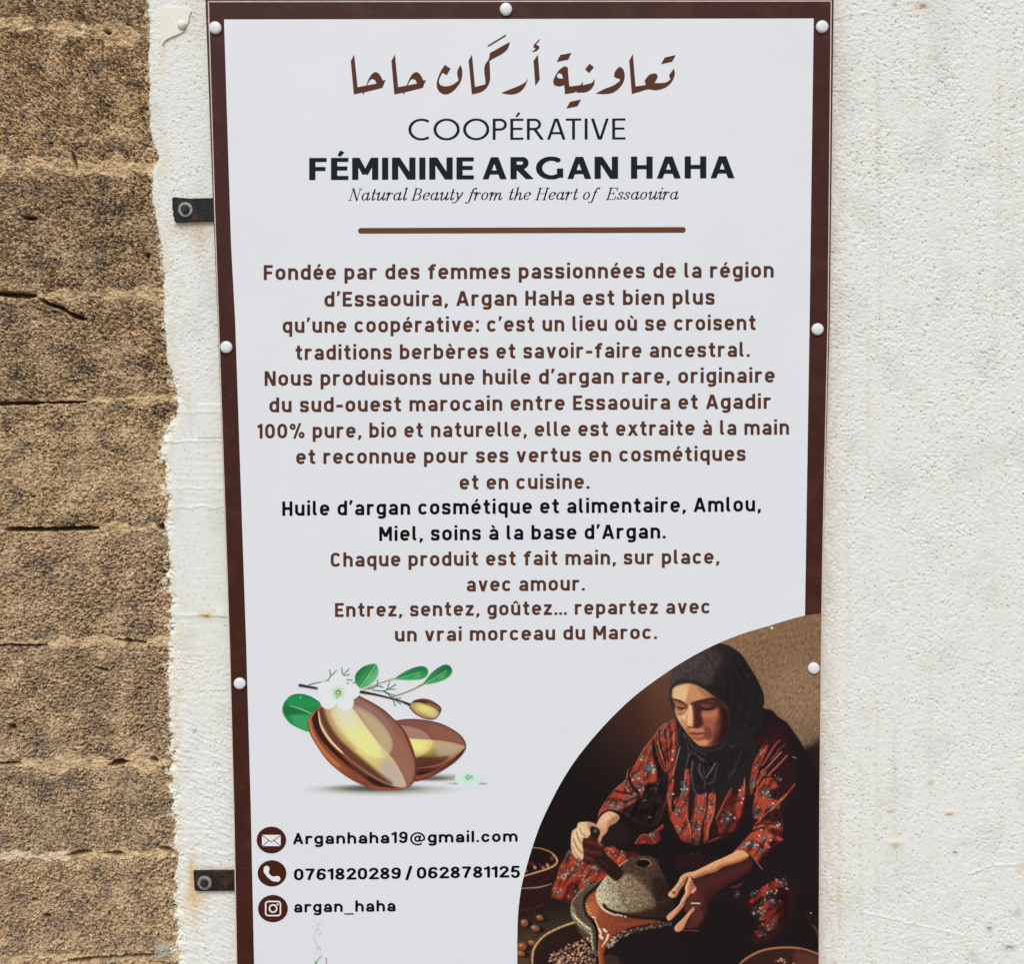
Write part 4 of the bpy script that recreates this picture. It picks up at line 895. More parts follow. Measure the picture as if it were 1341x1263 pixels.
    F(T7((930, 600), (980, 560), (1060, 560), (1130, 600), (1210, 670), (1270, 740), (1262, 790), (1195, 852), (1110, 800), (1000, 700)), (38, 23, 20), 1.5)
    Ln(T7((960, 640), (1080, 760), (1190, 850)), 1.2, (84, 46, 36), 1, .8); Ln(T9((370, 498), (460, 425)), 1.6, (206, 178, 140), .8, .9); Ln(T7((990, 600), (1100, 690)), 2.4, (60, 34, 28), 2, .7)
    fist = T7((740, 168), (800, 152), (880, 160), (940, 185), (985, 225), (960, 270), (900, 262), (885, 300), (845, 345), (806, 345), (792, 420), (806, 530), (785, 612), (720, 582), (670, 520), (655, 400), (670, 268), (722, 225))
    F(fist, (230, 190, 142), 1.2); tm = c.area(fist, 1)
    F(T7((860, 160), (950, 190), (980, 230), (900, 260), (850, 220)), (188, 128, 96), 3, .8, mask=tm)
    F(T7((720, 240), (780, 200), (800, 260), (760, 330), (700, 350)), (246, 214, 170), 4, .8, mask=tm)
    for ps, w in (((762, 225, 775, 280, 830, 325), 1.5), ((722, 270, 742, 350, 795, 420), 1.6), ((690, 355, 720, 440, 795, 530), 1.6), ((672, 440, 710, 520, 780, 605), 1.3)):
        Ln(T7(*zip(ps[::2], ps[1::2])), w, (156, 102, 70), 1.3, .85, mask=tm)
    for ps in ((745, 245, 770, 310, 800, 340), (705, 320, 735, 410, 790, 480), (680, 420, 715, 510, 780, 580)):
        Ln(T7(*zip(ps[::2], ps[1::2])), 1.8, (250, 222, 180), 1.8, .6, mask=tm)
    Ln(T7((800, 345), (795, 420), (806, 520)), 1.6, (150, 84, 64), 1.4, .7, mask=tm)
    F(T7((900, 205), (985, 235), (1000, 290), (960, 320), (905, 300), (880, 255)), (34, 24, 22), 1.8); B(*T7((945, 262))[0], 2.4, 2.4, (92, 100, 92), .5, .9)
    Ln(T7((830, 155), (900, 165), (965, 190), (1000, 215)), 1.2, (206, 160, 124), 1, .8)
    F(T7((1000, 230), (1080, 240), (1060, 300), (1010, 330), (1000, 400), (1030, 440), (975, 390), (985, 330), (1005, 290)), (214, 150, 112), 1.6, .8)
    # ---- right forearm and open hand
    F(T10((480, 640), (700, 600), (860, 520), (1050, 440), (1263, 340), (1330, 420), (1263, 560), (1000, 720), (800, 860), (700, 960), (600, 1000), (540, 860), (500, 740)), (60, 27, 26), 3)
    F(T10((700, 640), (1000, 520), (1263, 420), (1250, 520), (950, 680), (760, 780)), (84, 36, 32), 8, .7)
    F(T10((520, 1000), (640, 940), (700, 1000), (660, 1200), (560, 1330), (420, 1340), (330, 1300)), (70, 31, 29), 6, .8)
    F(T10((480, 640), (560, 760), (640, 900), (600, 1040), (500, 1090), (430, 1120), (380, 1060), (410, 960), (470, 860), (510, 780)), (92, 45, 36), 3, .9)
    F(T10((560, 660), (700, 700), (680, 860), (600, 960), (560, 800)), (74, 35, 31), 7, .8)
    F(T10((500, 1090), (600, 1060), (640, 1160), (560, 1290), (430, 1330), (470, 1210)), (96, 44, 38), 4, .8)
    arm = T10((470, 570), (560, 530), (640, 490), (800, 410), (940, 350), (1055, 292), (1110, 258), (1190, 255), (1263, 310), (1262, 345), (1150, 410), (1000, 455), (900, 490), (820, 545), (700, 580), (600, 615), (500, 640))
    F(arm, (226, 164, 115), 1.4); nm = c.area(arm, 1)
    F(T10((500, 630), (620, 570), (780, 520), (900, 450), (1050, 410), (1262, 340), (1262, 420), (900, 520), (600, 640)), (150, 84, 54), 5, .85, mask=nm)
    Ln(T10((520, 560), (640, 500), (800, 420), (940, 358), (1060, 300), (1120, 275)), 2.2, (244, 190, 142), 2, .8, mask=nm)
    for x, y in ((680, 540), (760, 500), (850, 485), (905, 405), (640, 570)): B(*T10((x, y))[0], 1.6, .9, (166, 104, 72), .7, .6, -25)
    thumb = T10((500, 553), (400, 570), (335, 615), (292, 700), (212, 800), (163, 850), (165, 888), (220, 912), (272, 888), (325, 790), (400, 700), (435, 640), (480, 600))
    F(thumb, (222, 160, 116), 1.3); um = c.area(thumb, 1)
    F(T10((420, 640), (340, 760), (270, 900), (230, 910), (300, 760), (370, 660)), (150, 88, 60), 3, .7, mask=um)
    Ln(T10((340, 625), (300, 710), (215, 812), (178, 856)), 2.4, (244, 194, 150), 1.8, .8, mask=um)
    for ps in ((300, 690, 335, 720), (255, 760, 290, 790), (350, 620, 385, 680)): Ln(T10(*zip(ps[::2], ps[1::2])), .9, (160, 102, 72), .9, .7, mask=um)
    B(*T10((232, 838))[0], 2.6, 1.8, (110, 60, 44), .5, .9, -40); B(*T10((205, 862))[0], 1.4, .9, (236, 186, 150), .5, .9, -40)
    idx = T10((455, 615), (420, 690), (390, 770), (392, 845), (340, 935), (312, 1000), (230, 1082), (152, 1150), (136, 1190), (165, 1230), (212, 1200), (292, 1120), (372, 1022), (402, 940), (470, 850), (512, 800), (545, 775), (515, 740), (492, 690), (475, 640))
    F(idx, (222, 152, 112), 1.3); xm = c.area(idx, 1)
    F(T10((480, 680), (540, 770), (470, 860), (400, 950), (370, 1030), (290, 1130), (200, 1215), (310, 1050), (380, 940), (430, 840), (450, 740)), (166, 94, 68), 3, .75, mask=xm)
    Ln(T10((450, 640), (405, 770), (400, 850), (345, 950), (318, 1010)), 2.4, (246, 196, 158), 2, .75, mask=xm); Ln(T10((300, 1030), (220, 1100), (150, 1180)), 2.4, (238, 164, 128), 2, .8, mask=xm)
    for ps in ((350, 980, 375, 1010), (455, 690, 500, 700), (465, 740, 510, 745), (440, 640, 420, 700)): Ln(T10(*zip(ps[::2], ps[1::2])), 1.0, (138, 80, 58), .9, .7, mask=xm)
    Ln(T10((425, 625), (395, 690), (375, 770)), 1.6, (40, 20, 18), 1.2, .8)
    F(T10((478, 835), (520, 785), (545, 780), (530, 815), (495, 850)), (232, 170, 138), 1.3)
    mid = T13((290, 115), (250, 160), (210, 205), (160, 252), (140, 285), (160, 312), (205, 295), (240, 225), (270, 175), (300, 135))
    F(mid, (212, 144, 106), 1.4); dm2 = c.area(mid, 1)
    Ln(T13((260, 150), (215, 205), (165, 255), (150, 285)), 2, (240, 178, 140), 1.6, .8, mask=dm2); Ln(T13((250, 215), (210, 290)), 2, (150, 82, 62), 1.6, .6, mask=dm2)
    Ln(T13((190, 300), (250, 302), (340, 305)), 1.2, (150, 88, 76), 1.2, .7)
    Ln(T10((480, 988), (590, 990)), 1.7, (226, 224, 222), .6, .95); Ln(T10((490, 1002), (580, 1004)), 1.0, (20, 14, 14), .6, .8)
    Ln(T10((560, 1040), (700, 970), (860, 890), (1000, 830)), .7, (96, 74, 66), .8, .5)
    Ln(T10((30, 985), (150, 940)), .8, (104, 84, 70), .7, .6)
    # ---- bowl at the bottom right
    F(T13((640, 640), (670, 567), (740, 512), (850, 462), (1000, 440), (1150, 446), (1250, 476), (1320, 510), (1320, 1200), (700, 1200)), (54, 29, 24), 1.6)
    F(T13((1100, 470), (1300, 520), (1300, 640), (1150, 640)), (104, 56, 40), 7, .7)
    for k in range(150):
        x, y = 850 + 340 * rng.rand(), 520 + 420 * rng.rand()
        if (x - 1020) ** 2 / 170.0 ** 2 + (y - 720) ** 2 / 195.0 ** 2 > 1: continue
        (px, py), = T13((x, y)); B(px + .7, py + .8, 2.2, 1.4, (26, 14, 13), .4, .8); B(px, py, 2, 1.3, np.array((200, 140, 112)) * (.5 + .6 * rng.rand()), .4, 1, -30)
    Ln(T13((640, 640), (670, 565), (740, 510), (850, 460), (1000, 438), (1150, 445), (1250, 475), (1320, 508)), [2, 2.6, 3, 3, 2.6, 2.6, 2.8, 2.8], (150, 96, 66), .8)
    Ln(T13((680, 552), (745, 505), (850, 456), (1000, 435), (1150, 441)), .9, (206, 146, 106), .7, .7)
    xt = c.area(rs1, 2) + c.area(T3((400, 960), (470, 905), (440, 980), (350, 1130), (312, 1200), (320, 1110)), 2) + c.area(T3((500, 1000), (390, 1140), (300, 1262), (420, 1250), (620, 1090)), 2) + c.area(T11((232, 740), (340, 640), (500, 490), (650, 450), (740, 560), (720, 800), (640, 1000), (560, 1130), (460, 1170), (400, 980), (380, 800)), 5)
    xt = np.clip(xt, 0, 1); c.grain(xt, .2, 2.4, 2.4, 205)
    # scratches and dust on the print
    for k in range(46):
        x, y = 680 + 395 * rng.rand(), 830 + 430 * rng.rand()
        a = rng.rand() * 3.14; L = .6 + 2.4 * rng.rand() ** 3
        Ln([(x, y), (x + L * math.cos(a), y + L * math.sin(a))], .7, (128, 116, 112), .7, .45)
    B(1011, 823, 2, 1.9, (248, 226, 170), .4, .95); B(1013, 824.5, 1, 1, (90, 62, 40), .5, .8)
    mottle = np.clip(sm + cm + rm + km + k2 + xt, 0, 1)
    for k in range(150):
        x, y = 690 + 370 * rng.rand(), 945 + 285 * rng.rand()
        tone = ((60, 78, 84), (46, 58, 64), (96, 112, 108), (110, 40, 30), (206, 168, 118), (150, 46, 34))[rng.randint(6)]
        B(x, y, 1.2 + 2.2 * rng.rand(), .8 + 1.3 * rng.rand(), tone, .6, .6, rng.rand() * 180, mottle)
    # cloth shading, photo grain
    cloth = np.clip(sm + cm + rm + km + k2 + xt, 0, 1)
    lum = c.C.mean(-1, keepdims=True)
    c.C = c.C + cloth[..., None] * ((lum + (c.C - lum) * .92) * np.array((.90, .92, .93)) - c.C)
    v = fbm(c.X / 7.0 + .5 * c.Y / 7.0, c.Y / 16.0, 201, 3)
    c.C *= (1 - .42 * cloth * sstep(-.05, .7, v))[..., None]
    c.C += (cloth * 14 * sstep(.1, -.7, v))[..., None] * np.array((1.0, .55, .4))
    c.C += (1.5 + c.C * .035) * vnoise(c.X / .9, c.Y / .9, 202)[..., None]
    # banner weave
    dark = sstep(120, 30, c.C.mean(-1))
    c.C += (dark * (2.2 * np.sin(c.Y * 2 * np.pi / 3.1) + 1.6 * vnoise(c.X / 1.2, c.Y / 5.0, 99)))[..., None]
    c.C = np.clip(c.C, 6, 252)
    sd = poly_sd(c.X, c.Y, np.vstack([spline(ARC, False, 4), [(677.5, 1400), (1200, 1400), (1200, 803.5)]]))
    # the sheet ends at the board's right edge
    return c, sd
WHITE = (219, 221, 224)
def N1(*p): return _t(360, 860, 9.579, p)
def N2(*p): return _t(470, 860, 9.579, p)
def N3(*p): return _t(390, 920, 7.888, p)
def N4(*p): return _t(500, 930, 8.94, p)
def paint_nuts():
    c = Canvas(362, 864, 644, 1048, .6, WHITE)
    F, Ln, B = c.fill, c.line, c.blob
    # soft shadows printed under the nuts and small blossom, part of the drawing
    B(500, 1034.5, 66, 5.5, (120, 120, 98), .8, .7); B(492, 1033, 44, 3.4, (58, 56, 42), .8, .75); B(570, 1019, 40, 4, (128, 128, 108), .8, .6); B(562, 1020, 24, 2.6, (70, 66, 50), .8, .7)
    B(600, 1026.8, 12, 1.2, (150, 156, 148), .7, .8); B(632, 1027, 6, 1.0, (130, 136, 130), .6, .8)
    # leaf behind
    lf = N1((620, 640), (600, 608), (520, 545), (420, 492), (300, 470), (190, 500), (112, 590), (94, 680), (130, 770), (200, 850), (320, 912), (440, 948), (560, 900), (640, 760))
    F(lf, f=.8, g=((385, 905), (400, 960), (10, 112, 60), (34, 142, 78))); m = c.area(lf, .8)
    F(N1((130, 560), (220, 500), (340, 500), (480, 560), (560, 610), (430, 640), (240, 620)), (22, 146, 76), 5, .8, mask=m)
    F(N1((200, 740), (330, 720), (430, 740), (420, 920), (330, 900), (240, 840)), (70, 160, 98), 5, .7, mask=m)
    F(N1((110, 640), (300, 670), (430, 715), (400, 730), (240, 730), (140, 740)), (8, 96, 50), 4, .6, mask=m)
    Ln(N1((190, 620), (320, 660), (450, 716)), [.8, 1.3, 1.5], (150, 206, 140), .8)
    Ln(N1((112, 600), (94, 680), (130, 770), (200, 850), (320, 912)), 1.0, (110, 196, 140), .9, .6, mask=m)
    B(*N1((322, 512))[0], 1.0, 1.6, (140, 206, 160), .6, .9)
    # second nut
    o2 = N4((120, 140), (180, 130), (300, 116), (480, 124), (680, 165), (850, 250), (945, 335), (980, 420), (955, 500), (860, 605), (740, 690), (600, 770), (480, 820), (370, 835), (200, 700), (120, 400))
    F(o2, (128, 77, 64), .9); m = c.area(o2, .8)
    F(N4((380, 470), (960, 450), (950, 510), (860, 605), (740, 690), (600, 770), (480, 825), (340, 840)), (118, 56, 40), 2, 1, mask=m)
    F(N4((410, 690), (620, 680), (800, 620), (968, 460), (955, 500), (860, 590), (740, 670), (600, 730), (410, 770)), (44, 12, 10), 2, .95, mask=m)
    fac = N4((200, 330), (320, 338), (600, 358), (800, 385), (955, 425), (960, 455), (860, 545), (700, 628), (560, 665), (380, 690), (300, 600))
    F(fac, f=1, g=((555, 970), (555, 1006), (206, 190, 112), (74, 32, 22)), mask=m); m2 = c.area(fac, .8)
    F(N4((620, 360), (800, 385), (955, 425), (955, 455), (840, 540), (700, 600), (640, 500)), (186, 160, 140), 9, .8, mask=m2)
    B(*N4((415, 430))[0], 15, 10, (236, 226, 96), .9, .95, 0, m2)
    F(N4((420, 555), (600, 560), (780, 545), (700, 630), (560, 668), (400, 680)), (84, 38, 26), 5, .8, mask=m2)
    F(N4((200, 200), (350, 205), (480, 248), (560, 320), (592, 385), (570, 450), (500, 515), (400, 556), (300, 400)), (255, 252, 226), 1, .26, mask=m)
    F(N4((560, 180), (800, 240), (940, 340), (955, 410), (800, 380), (590, 340)), (146, 92, 70), 8, .6, mask=m)
    Ln(N4((320, 338), (600, 358), (800, 385), (955, 425)), .9, (206, 178, 120), .9, .7)
    Ln(N4((410, 690), (560, 668), (700, 632), (860, 548)), .8, (206, 150, 126), .8, .7); Ln(N4((410, 715), (560, 700), (720, 650)), .9, (150, 84, 66), .9, .7)
    Ln(N4((400, 800), (500, 775), (620, 715), (760, 640)), 2.4, (150, 76, 54), 2, .7)
    Ln(N4((150, 135), (300, 116), (480, 124), (680, 165), (850, 250), (945, 335), (980, 420), (955, 500), (860, 605), (740, 690), (600, 770), (480, 820)), 1.5, (74, 36, 28), .9, .9)
    # front nut
    o1 = N3((628, -62), (560, -85), (440, -75), (320, -20), (215, 55), (140, 130), (104, 210), (128, 320), (200, 450), (300, 592), (430, 712), (580, 812), (740, 880), (900, 912), (1050, 906), (1150, 872), (1212, 790), (1217, 640), (1182, 480), (1100, 302), (1000, 192), (880, 82), (760, 8))
    F(o1, f=.9, g=((405, 960), (535, 975), (170, 92, 52), (98, 46, 34))); m = c.area(o1, .8)
    Ln(N3((120, 230), (160, 360), (280, 530), (420, 660)), 4, (198, 122, 66), 3.5, .75, mask=m)
    Ln(N3((160, 260), (260, 440), (420, 600), (600, 740)), 2.5, (104, 46, 26), 2.5, .7, mask=m)
    F(N3((215, 60), (165, 120), (148, 200), (222, 362), (330, 490), (460, 610), (640, 745), (800, 855), (950, 880), (1100, 892), (900, 845), (700, 740), (500, 590), (330, 420), (232, 260)), (40, 12, 9), 2, .97, mask=m)
    ker = N3((212, 70), (240, 240), (330, 390), (470, 530), (640, 680), (800, 790), (960, 862), (1112, 888), (1192, 800), (1208, 640), (1160, 480), (1080, 302), (965, 172), (805, 50), (640, -40), (420, -60), (270, 0))
    F(ker, (138, 88, 72), 1.0, mask=m); mk = c.area(ker, .8)
    F(N3((900, 300), (1060, 380), (1170, 560), (1190, 740), (1110, 850), (1000, 640), (960, 500)), (150, 104, 84), 8, .7, mask=mk)
    lit = N3((220, 60), (400, -20), (560, 60), (660, 190), (760, 330), (880, 480), (980, 590), (1080, 762), (1112, 885), (960, 862), (800, 790), (640, 680), (470, 530), (330, 390), (240, 240))
    F(lit, (200, 182, 124), 1.0, mask=mk); ml = c.area(lit, .8)
    B(*N3((640, 360))[0], 30, 17, (228, 220, 128), .8, .9, 52, ml); B(*N3((750, 450))[0], 13, 9, (238, 230, 110), .9, .95, 50, ml)
    F(N3((380, 60), (520, 40), (600, 160), (560, 260), (440, 220)), (206, 208, 176), 6, .7, mask=ml)
    F(N3((860, 640), (980, 610), (1080, 770), (1110, 885), (960, 850), (860, 760)), (188, 168, 158), 9, .85, mask=ml)
    Ln(N3((230, 60), (290, 230), (390, 390), (540, 540), (700, 670), (850, 780), (960, 845)), [9, 10, 11, 12, 11, 8, 4], (92, 46, 30), 7, .95, mask=ml)
    Ln(N3((300, 60), (350, 210), (440, 350), (580, 480)), 5, (186, 130, 94), 5, .6, mask=ml)
    F(N3((560, -40), (760, 40), (900, 160), (1000, 320), (960, 330), (840, 180), (660, 60)), (150, 118, 108), 5, .6, mask=mk)
    F(N3((600, 60), (760, 140), (880, 250), (955, 380), (960, 480), (910, 560), (780, 350), (680, 200)), (176, 160, 100), 7, .65, mask=mk)
    el = N3((340, 120), (400, 60), (520, 20), (640, 50), (790, 140), (905, 262), (972, 385), (978, 480), (925, 560), (840, 582), (730, 548), (610, 450), (490, 330), (400, 230))
    F(el, (255, 255, 235), 1, .24, mask=mk)
    Ln(N3((700, 240), (760, 330), (880, 480), (980, 590), (1080, 762), (1112, 880)), 1.0, (226, 206, 160), 1.2, .55)
    Ln(N3((212, 95), (238, 240), (328, 390), (425, 490), (470, 532)), [1.2, 2.2, 2.8, 2.4, 1.0], (240, 206, 166), .9)
    Ln(N3((470, 532), (640, 682), (800, 792), (960, 864), (1110, 889)), 1.0, (150, 92, 78), .9, .9); Ln(N3((480, 570), (600, 690), (720, 770)), 2.2, (120, 66, 56), 2, .7)
    Ln(N3((628, -62), (760, 8), (880, 82), (1000, 192), (1100, 302), (1182, 480), (1217, 640), (1212, 790), (1150, 872)), 2.0, (104, 50, 36), 1.2, .9)
    Ln(N3((104, 210), (128, 320), (200, 450), (300, 592), (430, 712), (580, 812), (740, 880)), 1.2, (84, 40, 26), .9, .8)
    Ln(N3((740, 872), (900, 900), (1050, 894), (1150, 858)), 1.6, (176, 96, 70), 1.4, .7)
    Ln(N3((250, 40), (180, 100), (120, 190)), 1.4, (190, 116, 74), 1.2, .8)
    # bud on the twig
    bd = N2((632, 640), (640, 600), (700, 550), (800, 530), (900, 550), (1000, 610), (1036, 662), (1000, 735), (940, 788), (820, 778), (700, 712))
    F(bd, (156, 114, 90), .9); m = c.area(bd, .8)
    B(*N2((840, 665))[0], 16, 7, (226, 220, 112), .8, .95, 16, m); B(*N2((920, 730))[0], 8, 3, (206, 196, 176), .9, .7, 20, m)
    F(N2((660, 580), (720, 548), (800, 528), (900, 548), (1000, 608), (1036, 662), (1020, 700), (960, 655), (860, 610), (760, 580)), (112, 58, 40), 1.5, 1, mask=m)
    Ln(N2((700, 562), (820, 570), (930, 615), (1020, 690)), 2.2, (52, 22, 16), 1.4, .9, mask=m); Ln(N2((860, 590), (940, 622), (1005, 665)), 1.0, (224, 190, 160), .8, .8)
    Ln(N2((640, 640), (700, 712), (820, 778), (940, 788), (1000, 735), (1030, 670)), 1.4, (92, 52, 38), .8, .9); Ln(N2((640, 610), (650, 650), (700, 700)), 2.2, (130, 84, 62), 1.5, .7, mask=m)
    # twigs, stems
    TW, ST = (28, 92, 74), (150, 128, 78)
    for fn, ps, w in ((N1, (425, 358, 520, 335, 610, 318, 670, 290, 705, 245, 772, 180), 1.2), (N1, (695, 262, 694, 215, 688, 168), 1.0), (N1, (838, 148, 848, 225), 1.1), (N1, (930, 160, 858, 240, 936, 228), 1.0), (N1, (903, 297, 970, 300), 1.2), (N1, (905, 338, 950, 352, 1010, 325), 1.3), (N1, (670, 312, 700, 312), 1.2), (N2, (110, 412, 180, 395, 232, 372, 300, 390), 1.4), (N2, (228, 372, 236, 298), 1.1), (N2, (170, 425, 300, 436, 370, 412, 462, 352), 1.3), (N2, (350, 420, 386, 320), 1.1), (N2, (370, 412, 455, 416), 1.0), (N2, (310, 440, 370, 475, 410, 512), 1.5), (N2, (330, 450, 450, 492), 1.0), (N2, (430, 540, 456, 622), 1.2), (N2, (450, 540, 522, 602), 1.1), (N2, (465, 532, 526, 524), 1.1)):
        Ln(fn(*zip(ps[::2], ps[1::2])), w, TW, .6)
    Ln(N2((60, 425), (130, 392), (250, 345), (380, 300), (470, 278)), 1.5, ST, .7); Ln(N2((420, 512), (600, 450), (740, 388), (835, 335)), 1.5, (120, 102, 62), .7); Ln(N2((740, 384), (835, 332)), 2.2, ST, .8)
    Ln(N2((8, 445), (200, 480), (400, 528), (520, 562), (630, 605)), [4.2, 3, 2.4, 2.4, 3.6], (44, 35, 32), .7); Ln(N1((315, 365), (400, 380), (548, 408)), [4.2, 3.6, 3.2], (66, 52, 44), .8)
    for fn, out, ribs, c0, c1, ax in ((N1, ((1060, 402), (1012, 335), (1010, 235), (1080, 150), (1170, 106), (1265, 98), (1298, 180), (1270, 285), (1180, 372)), (1060, 395, 1150, 270, 1262, 100), (16, 106, 52), (112, 186, 128), 1),
                                      (N2, ((455, 282), (560, 200), (690, 142), (800, 124), (860, 160), (862, 228), (800, 282), (680, 298), (560, 296)), (470, 282, 620, 240, 760, 196), (20, 112, 62), (66, 164, 96), 0),
                                      (N2, ((815, 335), (900, 220), (1000, 140), (1085, 104), (1150, 130), (1168, 200), (1110, 272), (1000, 322), (850, 352)), (830, 342, 960, 262, 1096, 178), (16, 106, 56), (60, 158, 92), 0)):
        p = fn(*out); q = np.array(p)
        F(p, f=.8, g=(tuple(q.mean(0) + (-9, -8) if ax else q.mean(0) + (0, -9)), tuple(q.mean(0) + (9, 8) if ax else q.mean(0) + (0, 9)), c0, c1)); m = c.area(p, .8)
        r = fn(*zip(ribs[::2], ribs[1::2]))
        Ln(r, 1.0, (170, 216, 160), .7, .85, mask=m); Ln(np.array(r) + (-.8, -1.0), 1.3, (8, 84, 42), 1.2, .7, mask=m)
        B(q.mean(0)[0] + 4, q.mean(0)[1] + 2, 5, 2.4, (120, 196, 104), .9, .5, -35, m)
    # blossom
    PT = (222, 238, 226)
    for x, y, r in ((790, 325, 102), (640, 410, 96), (672, 560, 100), (880, 580, 104), (962, 440, 98)):
        (px, py), = N1((x, y)); B(px, py, r / 9.579 + .7, r / 9.579 * .96 + .7, (206, 226, 212), .06); B(px, py, r / 9.579, r / 9.579 * .95, PT, .08)
        B(px - .6, py - 1, r / 12.0, r / 13.0, (230, 241, 233), .9, .5)
    (cx, cy), = N1((792, 455))
    B(cx, cy, 8, 8, (190, 222, 190), .8, .7)
    for k in range(22):
        a = k * .2856 + .1; L = 5 + 3.4 * ((k * 7) % 5) / 4
        Ln([(cx + 1.4 * math.cos(a), cy + 1.4 * math.sin(a)), (cx + L * math.cos(a), cy + L * math.sin(a))], [.8, .4], (126, 180, 120), .5, .8)
    for k in range(9): B(cx + 2.8 * math.cos(k * .698), cy + 2.4 * math.sin(k * .698), .7, .7, (110, 88, 44), .5, .9)
    B(cx, cy, 1.5, 1.5, (238, 226, 190), .4); Ln([(cx - 1.6, cy - 1), (cx, cy - 1.8), (cx + 1.6, cy - .8)], .7, (96, 66, 40), .6)
    # small blossom on the ground
    for x, y, rx, ry in ((925, 800, 66, 52), (1030, 745, 50, 40), (1130, 790, 62, 46), (1060, 868, 72, 48), (945, 862, 58, 40)):
        (px, py), = N4((x, y)); B(px, py, rx / 8.94 + .5, ry / 8.94 + .5, (196, 222, 208), .1); B(px, py, rx / 8.94, ry / 8.94, (208, 236, 220), .12)
    B(*N4((1020, 800))[0], 5.5, 4, (160, 216, 170), .8, .8)
    for x, y in ((985, 790), (1010, 770), (1025, 800), (1050, 780), (1000, 810)): B(*N4((x, y))[0], 1.0, 1.0, (66, 110, 70), .5, .9)
    return c
def paint_drip():
    c = Canvas(392, 1196, 452, 1300, .6, WHITE)
    rng = np.random.RandomState(3)
    for k in range(34):
        y = 1204 + 52 * rng.rand() ** .8; x = 413 + (y - 1204) * .10 + 3.2 * rng.randn() * (1.15 - (y - 1204) / 80)
        c.blob(x, y, .6 + .5 * rng.rand(), .8 + 1.6 * rng.rand(), (176, 178, 156) if rng.rand() < .7 else (156, 160, 134), .6, .38)
    c.line([(414, 1262), (418, 1256), (422.5, 1252.5)], [1.6, 1.2, .6], (130, 172, 110), .9)
    c.line([(427.2, 1262), (427.6, 1258), (427, 1255.5)], .9, (132, 56, 66), .8); pass
    c.line([(405, 1290), (412, 1270), (414, 1260)], 2.4, (96, 158, 70), .7); c.line([(427, 1264), (429, 1280), (434, 1296)], 1.2, (132, 60, 70), .7)
    return c
# ------------------------------------------------------------------ materials (all node-based)
def mat(name, col=(.5, .5, .5), rough=.6, metal=0.0, spec=.4, attr=False, vary=0.0, vscale=40.0, col2=None, mix=(0.45, 0.6), bump=0.0, bscale=300.0, bdist=.001, fine=None):
    m = bpy.data.materials.new(name); m.use_nodes = True
    nt = m.node_tree; N, Lk = nt.nodes, nt.links
    b = N['Principled BSDF']
    b.inputs['Roughness'].default_value, b.inputs['Metallic'].default_value = rough, metal
    b.inputs['Specular IOR Level'].default_value = spec
    tc = N.new('ShaderNodeTexCoord')
    if attr:
        a = N.new('ShaderNodeAttribute'); a.attribute_name = 'paint'; out = a.outputs['Color']
    else:
        a = N.new('ShaderNodeRGB'); a.outputs[0].default_value = (*col, 1); out = a.outputs[0]
    if col2 is not None:
        n = N.new('ShaderNodeTexNoise'); n.inputs['Scale'].default_value = vscale; n.inputs['Detail'].default_value = 6
        Lk.new(tc.outputs['Object'], n.inputs['Vector'])
        r = N.new('ShaderNodeMapRange'); r.inputs[1].default_value, r.inputs[2].default_value = mix
        Lk.new(n.outputs['Fac'], r.inputs[0])
        x = N.new('ShaderNodeMix'); x.data_type = 'RGBA'; x.inputs[7].default_value = (*col2, 1)
        Lk.new(r.outputs[0], x.inputs[0]); Lk.new(out, x.inputs[6]); out = x.outputs[2]
    if vary:
        n = N.new('ShaderNodeTexNoise'); n.inputs['Scale'].default_value = vscale * 1.7; n.inputs['Detail'].default_value = 5
        Lk.new(tc.outputs['Object'], n.inputs['Vector'])
        r = N.new('ShaderNodeMapRange'); r.inputs[1].default_value, r.inputs[2].default_value = .3, .7
        r.inputs[3].default_value, r.inputs[4].default_value = 1 - vary, 1 + vary
        Lk.new(n.outputs['Fac'], r.inputs[0])
        x = N.new('ShaderNodeVectorMath'); x.operation = 'SCALE'
        Lk.new(out, x.inputs[0]); Lk.new(r.outputs[0], x.inputs['Scale']); out = x.outputs[0]
    if fine:                                             # scattered specks of dirt: (scale, size, colour)
        v = N.new('ShaderNodeTexVoronoi'); v.inputs['Scale'].default_value = fine[0]
        Lk.new(tc.outputs['Object'], v.inputs['Vector'])
        r = N.new('ShaderNodeMapRange'); r.inputs[1].default_value, r.inputs[2].default_value = fine[1] * 1.6, fine[1] * .5
        Lk.new(v.outputs['Distance'], r.inputs[0])
        s = N.new('ShaderNodeSeparateColor'); Lk.new(v.outputs['Color'], s.inputs[0])
        g = N.new('ShaderNodeMath'); g.operation = 'GREATER_THAN'; g.inputs[1].default_value = fine[3]
        Lk.new(s.outputs[0], g.inputs[0])
        k = N.new('ShaderNodeMath'); k.operation = 'MULTIPLY'; Lk.new(r.outputs[0], k.inputs[0]); Lk.new(g.outputs[0], k.inputs[1])
        x = N.new('ShaderNodeMix'); x.data_type = 'RGBA'; x.inputs[7].default_value = (*fine[2], 1)
        Lk.new(k.outputs[0], x.inputs[0]); Lk.new(out, x.inputs[6]); out = x.outputs[2]
    Lk.new(out, b.inputs['Base Color'])
    if bump:
        n = N.new('ShaderNodeTexNoise'); n.inputs['Scale'].default_value = bscale; n.inputs['Detail'].default_value = 5
        Lk.new(tc.outputs['Object'], n.inputs['Vector'])
        u = N.new('ShaderNodeBump'); u.inputs['Strength'].default_value = bump; u.inputs['Distance'].default_value = bdist
        Lk.new(n.outputs['Fac'], u.inputs['Height']); Lk.new(u.outputs[0], b.inputs['Normal'])
    return m
DIRT = (260.0, .13, (.30, .29, .28), .982)
